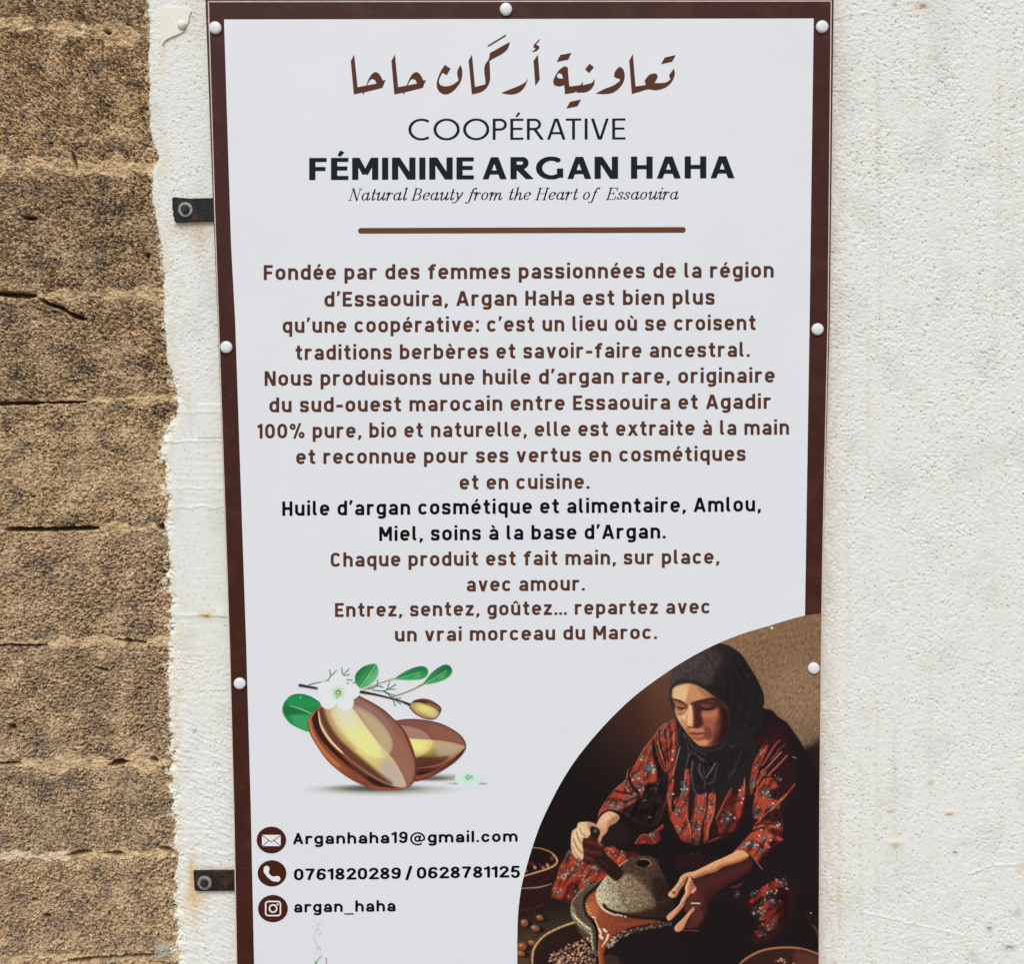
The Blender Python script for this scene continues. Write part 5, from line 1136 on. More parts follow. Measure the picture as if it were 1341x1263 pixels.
M_STONE = mat('porous sandstone', rough=.95, spec=.15, attr=True, vary=.22, vscale=260, bump=.7, bscale=420, bdist=.002)
M_MORTAR = mat('sandy lime mortar', rough=.95, spec=.15, attr=True, vary=.16, vscale=300, bump=.7, bscale=520, bdist=.0016)
M_PLASTER = mat('painted rough plaster', rough=.8, spec=.25, attr=True, vary=.03, vscale=220, bump=.35, bscale=600, bdist=.0008)
M_CORE = mat('rubble core', (.35, .3, .24), .95, spec=.1, vary=.2, vscale=12)
M_WHITE = mat('white print film', tuple(alb(WHITE)), .42, spec=.35, vary=.012, vscale=6, fine=DIRT, bump=.05, bscale=30, bdist=.002)
M_PRINT = mat('printed film', rough=.42, spec=.35, attr=True, vary=.012, vscale=6, bump=.05, bscale=30, bdist=.002)
M_DARKPR = mat('printed photo film', rough=.5, spec=.14, attr=True, vary=.02, vscale=60, bump=.05, bscale=30, bdist=.002)
M_BORDER = mat('brown print film', tuple(lin((70, 35, 26)) * .88), .5, spec=.18, vary=.10, vscale=26, col2=tuple(lin((86, 53, 40)) * .82), mix=(.52, .75), fine=(210.0, .12, (.25, .2, .18), .975))
M_EDGE = mat('cut plastic edge', tuple(alb((206, 180, 168))), .5, vary=.12, vscale=60)
M_CAP = mat('white plastic cap', (.80, .80, .82), .32, spec=.5)
M_TUBE = mat('dark painted steel', (.012, .008, .007), .5, spec=.4, col2=(.04, .018, .012), vscale=60)
M_BRACKET = mat('rusty black steel', (.010, .0095, .0095), .6, spec=.3, col2=(.05, .022, .013), vscale=70, mix=(.52, .7), bump=.5, bscale=260, bdist=.002)
M_BRACKET2 = mat('browner rusty steel', (.015, .011, .009), .7, spec=.3, col2=(.06, .03, .016), vscale=80, mix=(.46, .68), bump=.5, bscale=260, bdist=.002)
M_WASHER = mat('dull zinc', (.34, .34, .35), .5, metal=.25, col2=(.16, .16, .165), vscale=220, mix=(.45, .65), bump=.3, bscale=500, bdist=.001)
M_BOLT = mat('rusted bolt', (.055, .030, .024), .7, metal=.2, col2=(.02, .014, .012), vscale=300, bump=.4, bscale=500, bdist=.001)
M_TAB = mat('tab under wall paint', tuple(alb((226, 223, 209))), .6, spec=.3, vary=.05, vscale=120, bump=.25, bscale=300, bdist=.001)
M_PAVE = mat('worn stone paving', (.30, .26, .20), .9, spec=.2, vary=.25, vscale=4, col2=(.22, .19, .15), bump=.4, bscale=60, bdist=.01)
def ink(name, c): return mat(name, tuple(lin(c) * .92), .55, spec=.10, vary=.05, vscale=90)
M_BROWN, M_BLACK, M_INK, M_RULE = ink('brown ink', BROWN), ink('black ink', BLACK), ink('dark green ink', INK), ink('rule ink', (112, 70, 52))
M_DISC = ink('disc ink', (74, 36, 26)); M_GLYPH = mat('white glyph', tuple(alb((228, 228, 230))), .42)

def parent_at(o, root):
    o.parent = root
    o.matrix_parent_inverse = Matrix.Translation(-root.location)
def empty(name, loc, **kw):
    o = add_obj(name, None, **kw); o.location = loc
    return o
def part(name, me, root, label=None, base=None):
    o = add_obj(name, me, label=label)
    o.parent = root
    if root.parent is None: o.matrix_parent_inverse = Matrix.Translation(-root.location)
    return o
def box_mesh(name, lo, hi, m, bev=0.0):
    import bmesh
    bm = bmesh.new(); bmesh.ops.create_cube(bm, size=1.0)
    lo, hi = Vector(lo), Vector(hi)
    for v in bm.verts: v.co = Vector([(lo[i] + hi[i]) / 2 + v.co[i] * (hi[i] - lo[i]) for i in range(3)])
    if bev: bmesh.ops.bevel(bm, geom=bm.edges[:], offset=bev, segments=2, affect='EDGES', profile=.6)
    me = bpy.data.meshes.new(name); bm.to_mesh(me); bm.free(); me.materials.append(m)
    return me
def slab_mesh(name, pts_px, y0, y1, m, bev=0.0, seg=1):
    """A traced outline as a solid of real thickness between the planes Y=y0 (front) and Y=y1 (back)."""
    import bmesh
    bm = bmesh.new()
    p = np.asarray(pts_px, float)
    f = [bm.verts.new(v) for v in to_world(p[:, 0], p[:, 1], (y0 + y1) / 2)]
    for v in f: v.co.y = y0
    face = bm.faces.new(f)
    ret = bmesh.ops.extrude_face_region(bm, geom=[face])
    for v in [g for g in ret['geom'] if isinstance(g, bmesh.types.BMVert)]: v.co.y = y1
    bmesh.ops.recalc_face_normals(bm, faces=bm.faces[:])
    if bev:
        bmesh.ops.bevel(bm, geom=[e for e in bm.edges if all(abs(v.co.y - y0) < 1e-6 for v in e.verts)], offset=bev, segments=seg + 1, affect='EDGES', profile=.5)
    me = bpy.data.meshes.new(name); bm.to_mesh(me); bm.free(); me.materials.append(m)
    return me
def flat_poly(name, pts_px, y, m):
    return slab_mesh(name, pts_px, y, y + .0001, m)
def lathe(name, prof, m, n=28, smooth=True):
    """Profile (radius, height towards the viewer) spun about -Y."""
    V, Q, C = [], [], []
    for r, h in prof:
        for k in range(n):
            a = 2 * math.pi * k / n
            V.append((r * math.cos(a), -h, r * math.sin(a)))
    for i in range(len(prof) - 1):
        for k in range(n):
            Q += [i * n + k, i * n + (k + 1) % n, (i + 1) * n + (k + 1) % n, (i + 1) * n + k]; C.append(4)
    Q += [(len(prof) - 1) * n + k for k in range(n)]; C.append(n)
    return make_mesh(name, np.array(V), C, Q, m, smooth=smooth)

# ------------------------------------------------------------------ ground
g = box_mesh('pavement', (-20, -20, -.2), (20, .04, 0), M_PAVE)
add_obj('pavement', g, kind='structure', label='worn stone pavement at the foot of the wall')

# ------------------------------------------------------------------ stone wall
EDGE = np.array([(191, -60), (191, 0), (193, 40), (192, 70), (194, 110), (193, 165), (200, 195), (206, 207), (197, 225), (197, 260), (202, 285), (208, 320), (212, 360), (212, 400), (212.7, 420), (217, 471), (225, 501), (231, 530), (226, 546), (214, 563), (207.6, 597), (214, 624), (216, 651), (214, 692), (219.5, 726), (218, 760), (221, 794), (221, 838), (217, 882), (220.7, 931), (222, 990), (222, 1033), (225.6, 1079), (229, 1118), (225.6, 1177), (230, 1219), (232, 1263), (234, 1330)])
def edge_x(py, px=None):
    e = np.interp(py, EDGE[:, 1], EDGE[:, 0])
    lo = np.clip((py - 470) / 120, 0.3, 1)
    if px is None: px = e
    chunk = worley(px / 7.5, py / 8.5, 15)[1] - .5
    return e + lo * (5.0 * chunk + 3.4 * vnoise(py / 13.0, px / 13.0, 5)) + 1.3 * vnoise(py / 2.6, px / 2.6, 9)
JOINTS = [(-880, -880, 5, 6), (-725, -722, 6, 6), (-570, -572, 5, 5), (-418, -415, 6, 6), (-266, -262, 5, 6), (-118, -112, 8, 8), (28, 50, 11, 13), (214, 222, 11, 10), (388, 384, 4, 8), (528, 522, 3, 8), (693, 690, 3, 6), (843, 840, 4, 8), (1001, 998, 7, 10), (1122, 1118, 5, 8), (1258, 1254, 4, 5), (1412, 1410, 5, 5), (1565, 1562, 6, 6), (1715, 1715, 5, 5), (1870, 1868, 5, 5)]
GAPS = [([(-40, 383), (0, 384), (30, 386.5), (47, 387)], 2.6), ([(50, 391), (62, 398), (80, 403), (92, 412), (114, 419)], 2.3), ([(-40, 528), (0, 528.5), (55, 527.5)], 1.9), ([(55, 527.5), (112, 526.5)], .9), ([(6, 694), (60, 694), (128, 692)], 2.1), ([(205, 688), (215, 692)], 4), ([(-40, 1002), (0, 1001), (27, 1000.5)], 1.5), ([(142, 1003), (167, 998)], 3.2), ([(196, 996), (206, 998)], 2.8), ([(88, 1122), (100, 1119), (118, 1117)], 2.4), ([(137, 1119), (162, 1120.5)], 2.4), ([(209, 1112), (226, 1117)], 2.8), ([(88, 1261), (130, 1257), (185, 1254), (205, 1252)], 1.9), ([(137, 40), (143, 41)], 2.4), ([(93, 198), (97, 208), (100, 221)], 1.3), ([(12, 953), (16, 954)], 4), ([(42, 1180), (47, 1182)], 3), ([(58, 1200), (61, 1203)], 3.4), ([(28, 283), (45, 285)], 2.6), ([(150, 838), (190, 842)], 1.2), ([(-40, 846), (60, 846)], .8), ([(190, 333), (194, 335)], 2.2), ([(40, 650), (42, 652)], 1.6), ([(125, 875), (142, 880)], 1.6)]
BLOCKC = [(150, 122, 88), (146, 118, 84), (143, 116, 84), (154, 124, 88), (150, 121, 85), (147, 118, 82), (158, 131, 96), (146, 118, 82), (150, 123, 87), (148, 121, 86), (152, 124, 86)]
def joint_y(k, px):
    a, b, _, _ = JOINTS[k]
    return a + (b - a) * np.clip(px, -300, 300) / 220.0 + 2.4 * vnoise(px / 38.0, k * 3.1 + 0 * px, 40 + k) + 1.0 * vnoise(px / 9.0, k * 1.7 + 0 * px, 60 + k)
def gap_shape(p, hw):
    """Resampled gap with tapered ends and uneven width."""
    d = np.concatenate([[0], np.cumsum(np.hypot(*np.diff(p, axis=0).T))]); n = max(4, int(d[-1] / 6))
    t = np.linspace(0, d[-1], n)
    q = np.column_stack([np.interp(t, d, p[:, 0]), np.interp(t, d, p[:, 1])])
    w = hw * 1.25 * (1 + .55 * vnoise(q[:, 0] / 9.0, q[:, 1] / 9.0, 79)) * (.25 + .75 * np.minimum(1, np.minimum(t, d[-1] - t) / min(8.0, d[-1] / 2 + .1)))
    return q, w
def stone_field(px, py):
    """Height towards the viewer (m), colour, block number (-1 = mortar)."""
    blk = np.zeros(px.shape, int); mort = np.zeros(px.shape); edge = np.full(px.shape, 99.0)
    for k in range(len(JOINTS)):
        yk = joint_y(k, px); d = py - yk
        blk += (d > 0)
        hw = JOINTS[k][2] + (JOINTS[k][3] - JOINTS[k][2]) * np.clip(px, 0, 220) / 220.0
        hw = hw * np.clip(.9 + 1.1 * vnoise(px / 34.0, k * 5.0 + 0 * px, 80 + k) + .4 * vnoise(px / 11.0, k * 3.0 + 0 * px, 110 + k), .05, 2.2)
        q = np.abs(d) - np.maximum(hw, .6)
        mort = np.maximum(mort, sstep(1.8, -1.8, q + 3.0 * vnoise(px / 7.0, py / 6.0, 90)))
        edge = np.minimum(edge, np.maximum(q, 0))
    # upright joints, outside the picture
    vx = np.where(blk % 2 == 0, -310.0, -610.0) + 40 * np.sin(blk * 2.3)
    dv = np.minimum(np.abs(px - vx), np.abs(px - vx + 560)) - 5
    mort = np.maximum(mort, sstep(1.8, -1.8, dv)); edge = np.minimum(edge, np.maximum(dv, 0))
    side = (px < vx).astype(int) + (px < vx - 560)
    low = fbm(px / 70.0, py / 55.0, 11, 3)
    h = .0034 * low + .0036 * (_hash(blk, side * 0 + 3, 2) - .5) - .0016 * np.exp(-edge / 3.0)
    rot = (_hash(blk, blk, 5) - .35) * 1.0
    u = px * np.cos(rot) + py * np.sin(rot); v = -px * np.sin(rot) + py * np.cos(rot)
    wx, wy = 1.6 * vnoise(px / 7.0, py / 7.0, 31), 1.6 * vnoise(px / 7.0, py / 7.0, 32)
    d1, r1 = worley((u + wx) / 6.2, (v + wy) / 4.3, 21)
    worm = np.abs(vnoise((u + wx) / 8.5, (v + wy) / 4.8, 23))
    amp = np.clip(.95 + .55 * fbm(px / 45.0, py / 40.0, 24, 2), .35, 1.5)
    soft = sstep(540, 575, py) * sstep(690, 655, py) * .30
    n1 = vnoise((u + wx) / 5.4, (v + wy) / 3.6, 21); n2 = vnoise((u - wy) / 2.9, (v + wx) / 2.2, 22); n3 = vnoise(u / 1.7, v / 1.5, 25)
    tex = .0026 * n1 + .0022 * n2 + .0015 * n3 - .0030 * sstep(.13, .02, worm) - .0060 * sstep(.36, .14, d1) * (r1 > .56)
    h = h + tex * amp * (1 - soft) + .0012 * fbm(px / 12.0, py / 9.0, 27, 2)
    # mortar: lumpy, a little recessed
    hm = -.0010 + .0026 * fbm(px / 13.0, py / 9.0, 51, 5, .62) + .0012 * vnoise(px / 2.6, py / 2.2, 52) + .002 * low
    h = h * (1 - mort) + hm * mort
    for cx, cy, r, a in ((153, 52, 15, -.006), (150, 945, 20, .004), (128, 935, 12, .003), (60, 900, 30, .0015), (40, 285, 26, -.004), (70, 300, 30, -.003), (190, 60, 10, -.006), (185, 345, 12, -.004), (122, 545, 14, -.002), (70, 205, 26, .004), (214, 1246, 13, .009)):
        w = np.exp(-(((px - cx) / r) ** 2 + ((py - cy) / (r * .62)) ** 2)); h = h + a * w
    gap = np.full(px.shape, 9.0)
    for pts, hw in GAPS:
        p = np.array(pts)
        m = (px > p[:, 0].min() - 12) & (px < p[:, 0].max() + 12) & (py > p[:, 1].min() - 12) & (py < p[:, 1].max() + 12)
        if m.any(): gap[m] = np.minimum(gap[m], line_sd(px[m], py[m] + 1.2 * vnoise(px[m] / 5, py[m] / 5, 77), *gap_shape(p, hw)))
    lip = np.zeros(px.shape)
    for pts, hw in GAPS[:9]:
        p = np.array(pts)
        m = (px > p[:, 0].min() - 12) & (px < p[:, 0].max() + 12) & (py > p[:, 1].min() - 12) & (py < p[:, 1].max() + 16)
        if m.any(): lip[m] = np.maximum(lip[m], sstep(1.0, -1.0, line_sd(px[m], py[m] - hw - 1.8, p, 1.0)))
    h = h + .0022 * lip * (.6 + .6 * vnoise(px / 6.0, py / 6.0, 78)) - .046 * sstep(.9, -.9, gap) - .002 * np.exp(-np.maximum(gap, 0) / 3)
    # colour: the stone's own tints, lichen-grey patches, ochre mortar, splashes of wall paint, plus relief light and shade put into the colour
    bc = np.array([BLOCKC[i % len(BLOCKC)] for i in range(40)], float)[np.clip(blk, 0, 39)]
    col = bc * .80 + np.array((57, 54, 48.0))
    col = col * (1 + .16 * (_hash(blk, side * 0 + 9, 4) - .5))[..., None]
    pat = fbm(px / 38.0, py / 26.0, 61, 4)
    def mixc(c, w): 
        return col * (1 - w[..., None]) + np.asarray(c, float) * w[..., None]
    col = mixc((126, 110, 92), .85 * sstep(.05, .75, pat))
    col = mixc((200, 175, 140), .75 * sstep(-.05, -.8, pat))
    col = mixc((112, 104, 94), .6 * sstep(.35, .9, fbm(px / 14.0, py / 12.0, 62, 3)) * (py < 420))
    col = mixc((228, 204, 170), .62 * sstep(.05, .5, vnoise(px / 2.6 + wx, py / 2.2, 63) + .3 * n1))  # light speckle, stronger on raised grain as if lit, put into the colour
    col = mixc((78, 65, 55), .66 * sstep(.18, .6, vnoise(px / 3.0, py / 2.3 + wy, 64) - .3 * n1))  # dark speckle, stronger in hollows: pit shade put into the colour
    col = mixc((190, 160, 122), .35 * sstep(.2, .7, fbm(px / 22.0, py / 30.0, 70, 3)))
    mc = np.stack([203 + 14 * vnoise(px / 9, py / 7, 65), 176 + 15 * vnoise(px / 9, py / 7, 65), 136 + 15 * vnoise(px / 9, py / 7, 65)], -1)
    mc = mc * (1 - .22 * sstep(.1, .8, fbm(px / 18, py / 12, 67, 3)) - .28 * sstep(.1, .7, vnoise(px / 3.0, py / 2.4, 71)))[..., None]
    col = mixc((214, 188, 150), .6 * lip)  # edge below the gaps catching light, put into the colour
    grey = ((py > 1110) & (py < 1130) & (px < 92))[..., None]
    mc = np.where(grey, np.array((208, 188, 158.0)), mc)
    col = col * (1 - mort[..., None]) + mc * mort[..., None]
    e = edge_x(py, px) - px
    col = mixc((170, 164, 150), np.exp(-(((px - 214) / 14) ** 2 + ((py - 1246) / 11) ** 2) ** 2))
    col = mixc((226, 216, 196), .75 * sstep(.25, .5, fbm(px / 11.0, py / 8.0, 68, 3) + .30 - e / 12.0) * (e < 20) * (e > -40))
    col = mixc((236, 224, 200), .8 * sstep(.35, .6, fbm(px / 7.0, py / 5.0, 69, 2)) * mort * (py < 60) * (px > 25) * (px < 110))
    return h, alb(np.clip(col, 0, 255)), np.where(mort > .5, -1, blk * 4 + side)
stone = empty('stone_wall', (to_world(80, 1880, 0)[0], 0, 0), label='old wall of rough brown sandstone blocks along the left edge', cat='wall')
def arange2(a, b, s): return np.linspace(a, b, int(round((b - a) / s)) + 1)
pieces = {}
for x0, x1, y0, y1, s in ((-40, 246, -60, 1330, 1.12), (-900, -40, -60, 1330, 5), (-900, 246, -860, -60, 5), (-900, 246, 1330, 1850, 5)):
    xs, ys = arange2(x0, x1, s), arange2(y0, y1, s)
    X, Y = np.meshgrid(xs, ys)
    h, col, blk = stone_field(X, Y)
    P = to_world(X, Y, 0.0); P[..., 1] = -h
    P, col = P.reshape(-1, 3), col.reshape(-1, 3)
    ids = blk[:-1, :-1]
    ids = np.where((blk[1:, 1:] == -1) & (blk[:-1, 1:] == -1), -1, ids)
    for b in np.unique(ids):
        q = grid_cells(ids == b, *X.shape)
        pieces.setdefault(int(b), []).append(compact(P, q, col))
for b, lst in pieces.items():
    V, Q, C, n = [], [], [], 0
    for v, q, c in lst: V.append(v); Q.append(q + n); C.append(c); n += len(v)
    V, Q, C = np.vstack(V), np.vstack(Q), np.vstack(C)
    part('mortar' if b < 0 else 'stone_block', make_mesh('mortar' if b < 0 else 'stone_block', V, np.full(len(Q), 4), Q.ravel(), M_MORTAR if b < 0 else M_STONE, C, smooth=False), stone)
a0, a1 = to_world(-900, 600, 0), to_world(300, 600, 0)
part('wall_core', box_mesh('wall_core', (a0[0] - .1, .07, 0), (a1[0], .45, 3.15), M_CORE), stone)

# ------------------------------------------------------------------ plastered wall
STREAK = [(1100, 1040, 1262, .9), (1172, 930, 1130, .7), (1176, 1140, 1200, .4), (1160, 1190, 1262, .5), (1149, 60, 260, .8), (1152, 130, 480, .5), (1200, 20, 200, .5), (1308, 40, 330, .6), (1304, 300, 520, .45), (1240, 60, 160, .4), (1326, 80, 420, .4), (1137, 400, 700, .45), (1252, 500, 800, .3), (1148, 900, 1250, .4), (1180, 700, 960, .25), (1110, 500, 1000, .4), (1302, 560, 1000, .3), (1218, 760, 1180, .3), (1128, 950, 1250, .45)]
def plaster_field(px, py):
    e = edge_x(py, px); t = px - e
    left = sstep(360, 320, px); right = 1 - left
    smooth_zone = sstep(520, 560, py) * sstep(880, 820, py) * left
    wx, wy = 1.6 * vnoise(px / 7.0, py / 7.0, 131), 1.6 * vnoise(px / 7.0, py / 7.0, 132)
    d1, r1 = worley((px + wx) / 4.6, (py + wy) / 4.4, 121)
    l1 = vnoise((px + wx) / 5.2, (py + wy) / 5.0, 122); l2 = vnoise((px - wy) / 2.8, (py + wx) / 2.7, 128)
    amp = np.clip(.95 + .5 * fbm(px / 70.0, py / 60.0, 123, 2), .4, 1.4) * (1 - .72 * smooth_zone) * (1 - .25 * right * sstep(500, 900, py)) * (1 - .3 * left)
    l3 = vnoise((px + .5 * wx) / 1.9, (py + .5 * wy) / 1.8, 138)
    h = (.00055 * l1 + .00076 * l2 + .00052 * l3 + .00030 * vnoise(px / 11.0, py / 11.0, 129)) * amp
    h = h - .0017 * sstep(.30, .10, d1) * (r1 > .74) * amp
    h = h + .0006 * fbm(px / 90.0, py / 140.0, 124, 2)
    # trowel and brush marks on the left strip
    h = h + left * sstep(520, 600, py) * (.00042 * vnoise(px / 40.0 + .4 * vnoise(px / 30, py / 30, 9), py / 4.5, 125) * sstep(-.2, .4, vnoise(px / 60, py / 50, 136)) + .0006 * vnoise((px + .5 * py) / 26.0, (py - .4 * px) / 4.0, 126) * sstep(900, 960, py))
    for cy, a in ((540, .0007), (578, .0009), (640, .0007), (664, .0007), (1010, .0008), (806, .0009), (1118, .0007)):
        w = np.exp(-((py - cy - 3 * vnoise(px / 16.0, cy + 0 * px, 127)) / 1.6) ** 2); h = h + a * w * left
    # stepped repair patch
    h = h + .0014 * left * sstep(-1, 1, px - 259) * sstep(575, 573, py) * sstep(528, 530, py) 
    # crumbling edge against the stone
    band = sstep(14, 6, t) * sstep(430, 560, py) * .9 + sstep(7, 2, t) * .5
    band = band * (.25 + .75 * sstep(-.35, .35, vnoise(py / 26.0, px / 40.0, 137)))
    cr, cv = worley((px + wx) / 5.8, (py + wy) / 6.4, 133)
    h = h + band * .8 * (.0050 * (cv - .5) + .0022 * (.5 - cr) - .0036 + .0030 * vnoise(px / 3.4, py / 3.8, 134))
    thick = .012
    h = h + thick * sstep(-1.5, 3.0, t) - .034 * sstep(0.5, -4.0, t) 
    col = np.zeros(px.shape + (3,)) + np.array((222, 223, 216.0))
    def mixc(c, w): return col * (1 - w[..., None]) + np.asarray(c, float) * w[..., None]
    col = mixc((210, 211, 204), .6 * sstep(.1, .8, fbm(px / 60.0, py / 80.0, 141, 3)))
    col = mixc((214, 205, 188), .12 * sstep(.15, .8, fbm(px / 34.0, py / 60.0, 142, 3)) * right)
    col = mixc((150, 140, 122), .75 * sstep(.24, .08, d1) * (r1 > .84))
    col = mixc((186, 160, 128), .8 * sstep(.3, .1, d1) * (r1 > .978) * right)
    for sx, sy0, sy1, o in STREAK:
        w = np.exp(-((px - sx - 4 * vnoise(py / 60.0, sx + 0 * py, 143)) / 3.0) ** 2) * sstep(sy0, sy0 + 40, py) * sstep(sy1, sy1 - 60, py)
        col = mixc((198, 176, 148), .8 * o * w * (.10 + .90 * sstep(-.05, .5, vnoise(px / 2.6, py / 3.6, 144) + .3 * vnoise(py / 30.0, 0 * py, 148))))
    rim = np.interp(py, [0, 420, 700, 860, 1263], [1090, 1086, 1079, 1077, 1075])
    col = mixc((206, 190, 174), .55 * sstep(30, 2, px - rim) * sstep(-1.0, .6, fbm(px / 9.0, py / 24.0, 145, 3)) * right)
    col = mixc((216, 202, 170), .5 * sstep(34, 4, t) * sstep(-.3, .6, fbm(px / 14.0, py / 34.0, 146, 3)) * left)
    col = mixc((228, 222, 206), .6 * band)
    for cx, cy, rx, ry, o, c in ((250, 300, 30, 14, .5, (196, 164, 128)), (262, 312, 10, 26, .35, (186, 150, 110)), (252, 1150, 5, 26, .8, (206, 150, 84)), (256, 1176, 16, 14, .55, (206, 162, 104)), (257, 1196, 6, 24, .4, (210, 172, 120)), (282, 1138, 30, 4, .4, (190, 150, 104)), (270, 806, 9, 5, .8, (176, 140, 70)), (214, 62, 4, 16, .4, (206, 178, 132)), (1208, 6, 5, 3, .9, (120, 96, 70)), (1206, 9, 14, 8, .5, (206, 176, 144)), (1172, 6, 3, 2, .8, (130, 112, 90)), (1226, 76, 4, 3, .6, (180, 152, 112)), (268, 30, 30, 40, .25, (222, 208, 176)), (255, 958, 3, 2.5, .8, (140, 140, 140)), (1243, 1064, 5, 5, .6, (204, 176, 140)), (1166, 1061, 4, 6, .6, (208, 182, 146)), (1172, 1104, 6, 10, .5, (208, 186, 156)), (1219, 1026, 4, 4, .6, (190, 166, 120)), (1251, 1118, 3, 2, .8, (110, 108, 104)), (1296, 1218, 4, 5, .7, (140, 138, 132)), (1322, 1243, 6, 4, .7, (130, 128, 124)), (1274, 1252, 7, 7, .4, (160, 158, 150)), (1336, 1137, 6, 6, .5, (214, 176, 130)), (1333, 1196, 5, 8, .4, (150, 146, 130)), (1098, 1176, 6, 8, .5, (206, 182, 140)), (255, 870, 30, 60, .2, (226, 214, 186))):
        w = np.exp(-((px - cx) / rx) ** 2 - ((py - cy) / ry) ** 2); col = mixc(c, o * w * (.6 + .4 * sstep(-.4, .4, fbm(px / 4.0, py / 5.0, 147, 2))))
    for cx, cy, r, a in ((270, 805, 3, .003), (288, 803, 12, .0016), (1208, 6, 4, .002), (270, 1020, 16, .001), (1243, 1064, 5, .003), (1172, 1104, 7, .003), (1166, 1061, 4, .002), (1258, 1098, 18, .001), (1251, 1118, 2, -.003), (1296, 1218, 3, -.003), (1322, 1243, 4, -.003)):
        h = h + a * np.exp(-((px - cx) / r) ** 2 - ((py - cy) / (r * .6)) ** 2)
    for pts, a in (([(1128, 1195), (1180, 1207), (1262, 1226)], .0016), ([(1180, 1165), (1203, 1184)], -.002), ([(1270, 1145), (1300, 1134), (1330, 1133)], .0018), ([(262, 906), (300, 902)], .001), ([(250, 882), (262, 896), (258, 908)], .001), ([(1088, 26), (1110, 18), (1140, 16)], .0014)):
        p = np.array(pts); m = (px > p[:, 0].min() - 8) & (px < p[:, 0].max() + 8) & (py > p[:, 1].min() - 8) & (py < p[:, 1].max() + 8)
        if m.any(): h[m] += .6 * a * sstep(1.6, -.6, line_sd(px[m], py[m] + 1.5 * vnoise(px[m] / 9, py[m] / 9, 139), p, .6))
    return h, alb(np.clip(col, 0, 255)), t
V, Q, C, n = [], [], [], 0
for x0, x1, y0, y1, s in ((184, 334, -50, 1330, 1.12), (1044, 1396, -50, 1330, 1.2), (334, 1044, -50, 1330, 10), (1396, 2300, -50, 1330, 8), (184, 2300, -860, -50, 8), (184, 2300, 1330, 1850, 8)):
    xs, ys = arange2(x0, x1, s), arange2(y0, y1, s)
    X, Y = np.meshgrid(xs, ys)
    h, col, t = plaster_field(X, Y)
    P = to_world(X, Y, -.012); P[..., 1] = -h
    q = grid_cells((t > -6)[:-1, :-1] | (t > -6)[1:, 1:], *X.shape)
    v, q, c = compact(P.reshape(-1, 3), q, col.reshape(-1, 3))
    V.append(v); Q.append(q + n); C.append(c); n += len(v)
V, Q, C = np.vstack(V), np.vstack(Q), np.vstack(C)
b0, b1 = to_world(300, 600, 0), to_world(2300, 600, 0)
plaster = empty('plastered_wall', (to_world(900, 1880, 0)[0], 0, 0), label='white rough plastered wall behind the sign, crumbling at its left edge', cat='wall')
part('plaster', make_mesh('plaster', V, np.full(len(Q), 4), Q.ravel(), M_PLASTER, C, smooth=True), plaster)
part('wall_core', box_mesh('wall_core', (b0[0] + .001, .03, 0), (b1[0] - .1, .45, 3.15), M_CORE), plaster)

# ------------------------------------------------------------------ the painted-over fixing tab, top left
pt = to_world(230, 30, -.014)
tab = empty('wall_tab', pt, label='small white painted-over metal tab with a bolt, left of the sign top', cat='bracket')
part('tab_plate', slab_mesh('tab_plate', spline([(210.5, 11), (230, 10), (249.5, 12), (248.5, 22), (246.5, 31), (241, 37), (240, 42), (232, 46), (223, 50), (216, 54), (213, 59), (211.5, 52), (210.5, 30)], True, 3)[::-1], -.0146, -.010, M_TAB, .0006), tab)
cp = to_world(238, 32.5, -.0150)
o = part('bolt_head', lathe('bolt_head', [(.0064, -.001), (.0064, .0016), (.0052, .0032), (.003, .0042), (.001, .0045)], M_TAB, 18), tab); o.location = cp

# ------------------------------------------------------------------ the sign
YB = -.0335                                              # front of the board
LEFT = [(272.6, 1.6), (281.0, 280), (285.9, 420), (300.5, 850), (306.0, 1060), (309.7, 1263), (312, 1375)]
RIGHT = [(1088.8, .8), (1084.6, 420), (1078.2, 700), (1075.6, 860), (1073.9, 1050), (1073.0, 1263), (1072.5, 1375)]
GL, GR = (1.15, .6, .42, .3, .3, .3, .3), (1.0, .75, .4, .2, .15, .15, .15)
def outline(g=0.0, gl=(1,) * 7, gr=(1,) * 7): return [(x - g * gl[i], y - (g if i == 0 else -g if i == 6 else 0)) for i, (x, y) in enumerate(LEFT)] + [(x + g * gr[i], y - (g if i == 0 else -g if i == 6 else 0)) for i, (x, y) in list(enumerate(RIGHT))[::-1]]
base = to_world(690, 1378, -.02)
sign = empty('information_sign', base, label='tall white sign with brown border, French text and a printed photo of a woman', cat='sign')
part('panel', slab_mesh('panel', outline(), YB, YB + .0035, M_EDGE), sign, 'pale cut edge of the plastic panel')
part('border', flat_poly('border', outline(-.95), YB - .0002, M_BORDER), sign, 'dark brown printed border')
INNER = [(293.4, 25.2), (302.6, 320), (308.0, 420), (322.6, 850), (328.5, 1060), (332.8, 1263), (335.5, 1348), (1051, 1348), (1053, 900), (1054.2, 803), (1060.2, 420), (1061.5, 320), (1065.6, 23.9)]
part('printed_sheet', flat_poly('printed_sheet', INNER, YB - .0004, M_WHITE), sign, 'white printed ground of the sign')
